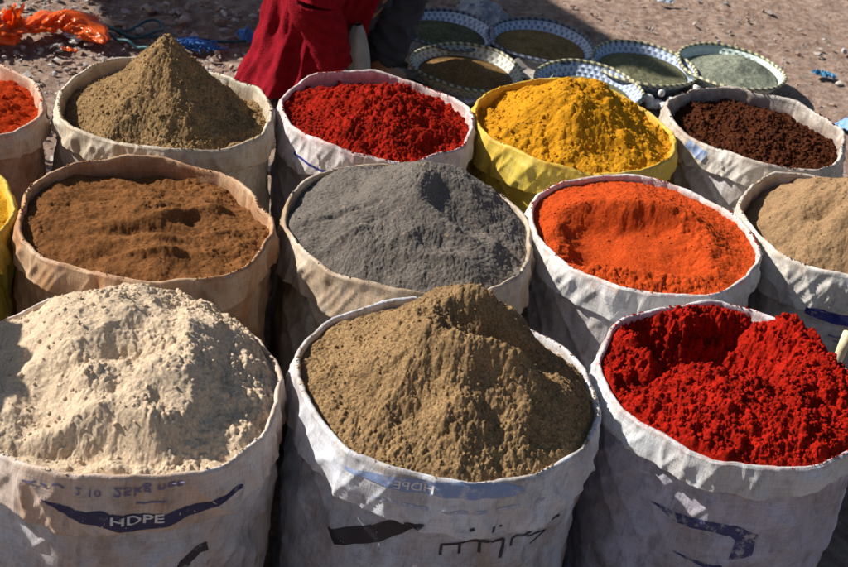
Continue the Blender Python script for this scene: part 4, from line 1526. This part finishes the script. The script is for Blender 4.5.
# ------------------------------------------------------------------ unseen tied sack, added off to the left to shade the flour
def added_shade_sack(x, y, r, h):
    root = empty('added_shade_sack', (x, y, 0))
    tag(root, 'unseen closed white sack tied at the neck, added left of the cream flour to shade it', 'sack')
    n = 96
    th = np.linspace(0, 2 * np.pi, n, endpoint=False)
    rows = []
    for f in np.linspace(0, 1, 50):
        z = h * f
        rad = r * (np.interp(f, [0, .03, .12, .5, .78, .86, .90, .93, 1], [.80, .92, 1, 1.02, .97, .90, .78, .62, .55]))
        w_ = 1 + .03 * perlin(np.cos(th) * 3 + 9, np.sin(th) * 3 + f * 4, 701) + (.10 * np.sin(th * 14) * sstep(.84, .92, np.full(n, f)))
        rows.append(np.stack([np.cos(th) * rad * w_, np.sin(th) * rad * w_, np.full(n, z)], 1))
    V = np.vstack(rows + [[[0, 0, 0]], [[0, 0, h - .02]]])
    k0 = 50 * n
    T = [(k0, (k + 1) % n, k) for k in range(n)] + [(k0 + 1, 49 * n + k, 49 * n + (k + 1) % n) for k in range(n)]
    mesh_np('bag', V, grid_faces(50, n, True), M_white, root, tris=np.array(T))
    P = np.array([[math.cos(t_) * r * .66, math.sin(t_) * r * .66, h * .93] for t_ in np.linspace(0, 2 * np.pi, 40)])
    V, Fq, T = tube_np(P, .006, 8)
    mesh_np('cord', V, Fq, M_wood, root, tris=T)


added_shade_sack(-1.06, 1.62, .22, .80)
#@@PERSON
# ------------------------------------------------------------------ the person crouching behind the dark red powder


def skin(name, pts, edges, radii, mt, parent, sub=2, wrinkle=None, root=0):
    me = bpy.data.meshes.new(name + '_skeleton')
    me.from_pydata([tuple(p_) for p_ in pts], edges, [])
    ob = bpy.data.objects.new(name + '_skeleton', me)
    COL.objects.link(ob)
    md = ob.modifiers.new('skin', 'SKIN'); md.use_smooth_shade = True
    if not me.skin_vertices:
        bm = bmesh.new(); bm.from_mesh(me); bm.verts.layers.skin.verify(); bm.to_mesh(me); bm.free()
    for i, r_ in enumerate(radii):
        me.skin_vertices[0].data[i].radius = r_ if isinstance(r_, tuple) else (r_, r_)
        me.skin_vertices[0].data[i].use_root = (i == root)
    sm = ob.modifiers.new('sub', 'SUBSURF'); sm.levels = sub; sm.render_levels = sub
    dg = bpy.context.evaluated_depsgraph_get()
    out = bpy.data.meshes.new_from_object(ob.evaluated_get(dg))
    bpy.data.objects.remove(ob)
    out.name = name
    if wrinkle:
        n = len(out.vertices)
        co = np.empty(n * 3, np.float32); out.vertices.foreach_get('co', co); co = co.reshape(-1, 3)
        nr = np.empty(n * 3, np.float32); out.vertex_normals.foreach_get('vector', nr); nr = nr.reshape(-1, 3)
        amp, fr, sd = wrinkle
        q = co[:, 0] * fr + co[:, 2] * fr * .8; w2 = co[:, 1] * fr - co[:, 2] * fr * .6
        dsp = amp * ((1 - np.abs(perlin(q + 30, w2 + 30, sd))) ** 3 - .4) + amp * .4 * perlin(q * 2.3, w2 * 2.3 + 9, sd + 1)
        co = co + nr * dsp[:, None]
        out.vertices.foreach_set('co', co.astype(np.float32).ravel()); out.update()
    out.polygons.foreach_set('use_smooth', np.ones(len(out.polygons), bool))
    out.materials.clear(); out.materials.append(mt)
    o = bpy.data.objects.new(name, out)
    COL.objects.link(o)
    o.parent = parent
    return o


PB = at(302, 94, 0.0)
per = empty('person', (PB.x, PB.y, 0))
tag(per, 'person in red jacket and dark trousers crouching behind the dark red powder', 'person')
fv = Vector((.88, .47, 0)).normalized(); sv = Vector((fv.y, -fv.x, 0))


def pp(f, s, z):
    return Vector((0, 0, z)) + fv * f + sv * s


M_skin = plain_mat('brown_skin', (.26, .13, .075), .55, .12, 30)
M_redj = plain_mat('red_jacket_cloth', (.20, .005, .012), .8, .3, 40, bump=.004, spec=.05, bscale=300)
M_dark = plain_mat('dark_trouser_cloth', (.030, .032, .045), .8, .35, 14, bump=.003, bscale=160)
M_greyc = plain_mat('grey_shirt_cloth', (.27, .265, .26), .85, .2, 20, bump=.002, bscale=250)
M_shoe = plain_mat('black_shoe_leather', (.010, .010, .011), .45, .3, 40)
M_hair = plain_mat('black_hair', (.012, .010, .009), .6, .3, 120, bump=.003)

pts, eds, rad = [], [], []


def vtx(p_, r_, link=None):
    pts.append(p_); rad.append(r_)
    if link is not None:
        eds.append((link, len(pts) - 1))
    return len(pts) - 1


pel = vtx(pp(0, 0, .22), (.12, .14))
ab = vtx(pp(.03, 0, .36), (.10, .13), pel)
ch = vtx(pp(.09, 0, .52), (.11, .15), ab)
nk0 = vtx(pp(.15, 0, .66), (.07, .08), ch)
nk = vtx(pp(.185, 0, .73), .052, nk0)
jaw = vtx(pp(.215, 0, .79), (.062, .06), nk)
sk = vtx(pp(.215, 0, .865), (.092, .074), jaw)
sk2 = vtx(pp(.205, 0, .925), (.066, .056), sk)
nose = vtx(pp(.315, 0, .835), .012, jaw)
for sg in (-1, 1):
    q_ = .030 if sg > 0 else -.125
    hipv = vtx(pp(.04, .06 * sg, .20), .075, pel)
    kn = vtx(pp(.26, q_, .46), .055, hipv)
    cf = vtx(pp(.23, q_, .29), .052, kn)
    an = vtx(pp(.185, q_, .08), .035, cf)
    vtx(pp(.29, q_, .03), .030, an)
    shv = vtx(pp(.13, .17 * sg, .63), .052, nk0)
    el = vtx(pp(-.07, .205, .37) if sg > 0 else pp(.21, -.235, .45), .040, shv)
    wr_ = vtx(pp(.0, .215, .17) if sg > 0 else pp(.36, -.14, .53), .026, el)
    pm = vtx(pp(.015, .215, .135) if sg > 0 else pp(.405, -.12, .535), (.016, .030), wr_)
    hd = (pts[pm] - pts[wr_]).normalized()
    side = fv.copy() if sg > 0 else hd.cross(Vector((0, 0, 1))).normalized()
    if sg > 0:
        side = (side - hd * side.dot(hd)).normalized()
    for k, (off, ln) in enumerate(((-.026, .062), (-.009, .072), (.009, .068), (.026, .052))):
        b0 = vtx(pts[pm] + hd * .030 + side * off, .0085, pm)
        b1_ = vtx(pts[b0] + hd * ln * .5 + Vector((0, 0, -.012)), .0078, b0)
        vtx(pts[b1_] + hd * ln * .35 + Vector((0, 0, -.030)), .0065, b1_)
    t0 = vtx(pts[pm] - hd * .012 - side * .030 * sg, .009, pm)
    vtx(pts[t0] + hd * .035 - side * .018 * sg + Vector((0, 0, -.012)), .0078, t0)
body = skin('body', pts, eds, rad, M_skin, per)

# face, cap of hair
hc = pp(.215, 0, .865)


def ell(name, c, ax, mt, parent, sub=None, cut=None):
    V = ICO2.copy()
    if cut is not None:
        V = cut(V)
    B_ = np.array([fv[:], sv[:], (0, 0, 1)])
    V = (V * np.array(ax)) @ B_ + np.array(c[:])
    o = mesh_np(name, V, np.zeros((0, 4), int), mt, parent, tris=ICO2T)
    return o


M_eye = plain_mat('dark_eye', (.03, .02, .015), .2, .1, 50)
M_lip = plain_mat('lip_skin', (.22, .075, .055), .5, .1, 50)
for sg in (-1, 1):
    ell('eye', pp(.293, .030 * sg, .868), (.008, .012, .007), M_eye, per)
    ell('ear', pp(.212, .078 * sg, .86), (.020, .008, .030), M_skin, per)
ell('mouth', pp(.285, 0, .795), (.008, .022, .006), M_lip, per)
ell('hair', pp(.190, 0, .905), (.098, .086, .078), M_hair, per)

# trousers
tp, te, tr_ = [pp(0, 0, .21)], [], [(.125, .15)]
for sg in (-1, 1):
    base = len(tp); q_ = .030 if sg > 0 else -.125
    tp += [pp(.05, .05 * sg, .22), pp(.16, q_, .36), pp(.265, q_, .465), pp(.255, q_, .36), pp(.225, q_, .24), pp(.19, q_, .10)]
    tr_ += [.085, .080, .080, .076, .073, .07]
    te += [(0, base)] + [(base + k, base + k + 1) for k in range(5)]
skin('trousers', tp, te, tr_, M_dark, per, 3, (.022, 19, 802))
for sg in (-1, 1):
    n = 24
    rows = []
    for f in np.linspace(0, 1, 18):
        wd = np.interp(f, [0, .08, .3, .6, .85, 1], [.012, .032, .036, .046, .036, .008])
        hh = np.interp(f, [0, .08, .3, .5, .8, 1], [.03, .075, .085, .055, .040, .02])
        c0 = pp(.12 + .24 * f, .030 if sg > 0 else -.125, 0)
        row = []
        for t_ in np.linspace(0, 2 * np.pi, n, endpoint=False):
            zz = hh * (.5 + .5 * math.sin(t_))
            row.append(tuple(c0 + sv * (wd * math.cos(t_)) + Vector((0, 0, zz))))
        rows += row
    mesh_np('shoe', np.array(rows), grid_faces(18, n, True), M_shoe, per)


def jacket():
    prof = [(-.055, .105, .150, .045), (-.050, .118, .170, .050), (-.035, .112, .165, .10), (-.02, .108, .160, .18), (.0, .112, .162, .28), (.03, .118, .168, .38), (.06, .120, .175, .47),
            (.09, .118, .18, .55), (.12, .105, .175, .62), (.15, .085, .145, .67), (.172, .065, .09, .705), (.185, .058, .066, .735), (.188, .060, .066, .755)]
    P = spline(prof, 90)
    n = 160
    th = np.linspace(0, 2 * np.pi, n, endpoint=False)
    rows = []
    for f, a, b_, z in P:
        k = np.clip((.55 - z) / .5, 0, 1)
        fold = 1 + (.19 * k + .03) * ((1 - np.abs(perlin(np.cos(th) * 2.8 + 11 + z * 1.6, np.sin(th) * 2.8 + 7 - z * 1.1, 811))) ** 2 - .45) \
            + .035 * perlin(np.cos(th) * 6 + z * 7, np.sin(th) * 6 + z * 9 + 30, 812) + .05 * k * np.cos(th * 2 + 1) + .05 * folds(th * 7 + z * 9, np.full_like(th, z * 16) - th * 2, 819) + .11 * folds(th * 2.6 + z * 3, np.full_like(th, z * 6.5) + th * .8, 818)
        fl = 1 + .10 * np.exp(-z / .05) * np.exp(-((th - np.pi) / .9) ** 2)
        rows.append(np.stack([(f + .022 + a * np.where(np.cos(th) > 0, 1.35, 1.12) * np.cos(th) * fold * fl), b_ * np.sin(th) * fold, z + .012 * np.sin(th * 3 + 1) * k], 1))
    L_ = np.vstack(rows)
    inner = []
    for q in (rows[0] * [.93, .93, 1] + [0, 0, .004],):
        inner.append(q)
    L_ = np.vstack([inner[0]] + rows)
    V = L_[:, 0:1] * np.array(fv[:])[None] + L_[:, 1:2] * np.array(sv[:])[None] + L_[:, 2:3] * np.array([[0, 0, 1.]])
    parts = [(V, grid_faces(91, n, True), np.zeros((0, 3), int))]
    for sg in (-1, 1):
        Ps = spline([tuple(pp(.13, .13 * sg, .64)), tuple(pp(.10 if sg > 0 else .15, .185 * sg, .59)), *([tuple(pp(-.07, .210, .38)), tuple(pp(-.05, .214, .30)), tuple(pp(-.005, .216, .19))] if sg > 0 else
                                                                                   [tuple(pp(.205, -.235, .46)), tuple(pp(.26, -.205, .47)), tuple(pp(.355, -.143, .525))])], 60)
        r_ = np.interp(np.linspace(0, 1, 60), [0, .2, .5, .7, 1], [.075, .072, .064, .056, .042])
        Vt, Ft, Tt = tube_np(Ps, r_, 40, False)
        d_ = .010 * ((1 - np.abs(perlin(Vt[:, 0] * 18 + Vt[:, 2] * 30, Vt[:, 1] * 18 + 9, 815))) ** 3 - .4)
        cen_ = np.repeat(Ps, 40, 0)
        nv = Vt - cen_; nv /= np.linalg.norm(nv, axis=1, keepdims=True)
        parts.append((Vt + nv * d_[:, None], Ft, np.zeros((0, 3), int)))
    V, Fq, T = join_parts(parts)
    return mesh_np('jacket', V, Fq, M_redj, per)


jacket()


def shirt_tail():
    c = at(358, 50, .20) - PB
    n = 48
    th = np.linspace(0, 2 * np.pi, n, endpoint=False)
    rows = []
    for f in np.linspace(0, 1, 40):
        z = .02 + .25 * f
        wd = .036 * math.sin(math.pi * (.10 + .88 * f)) ** .5 + .002
        fold = 1 + .12 * perlin(np.cos(th) * 2 + 5, np.sin(th) * 2 + z * 6, 821)
        rows.append(np.stack([c.x + fv.x * .0 + np.cos(th) * wd * fold - .02 * (f - .5), c.y + np.sin(th) * wd * 1.3 * fold, np.full(n, z)], 1))
    o = mesh_np('shirt_tail', np.vstack(rows), grid_faces(40, n, True), M_greyc, per)


shirt_tail()
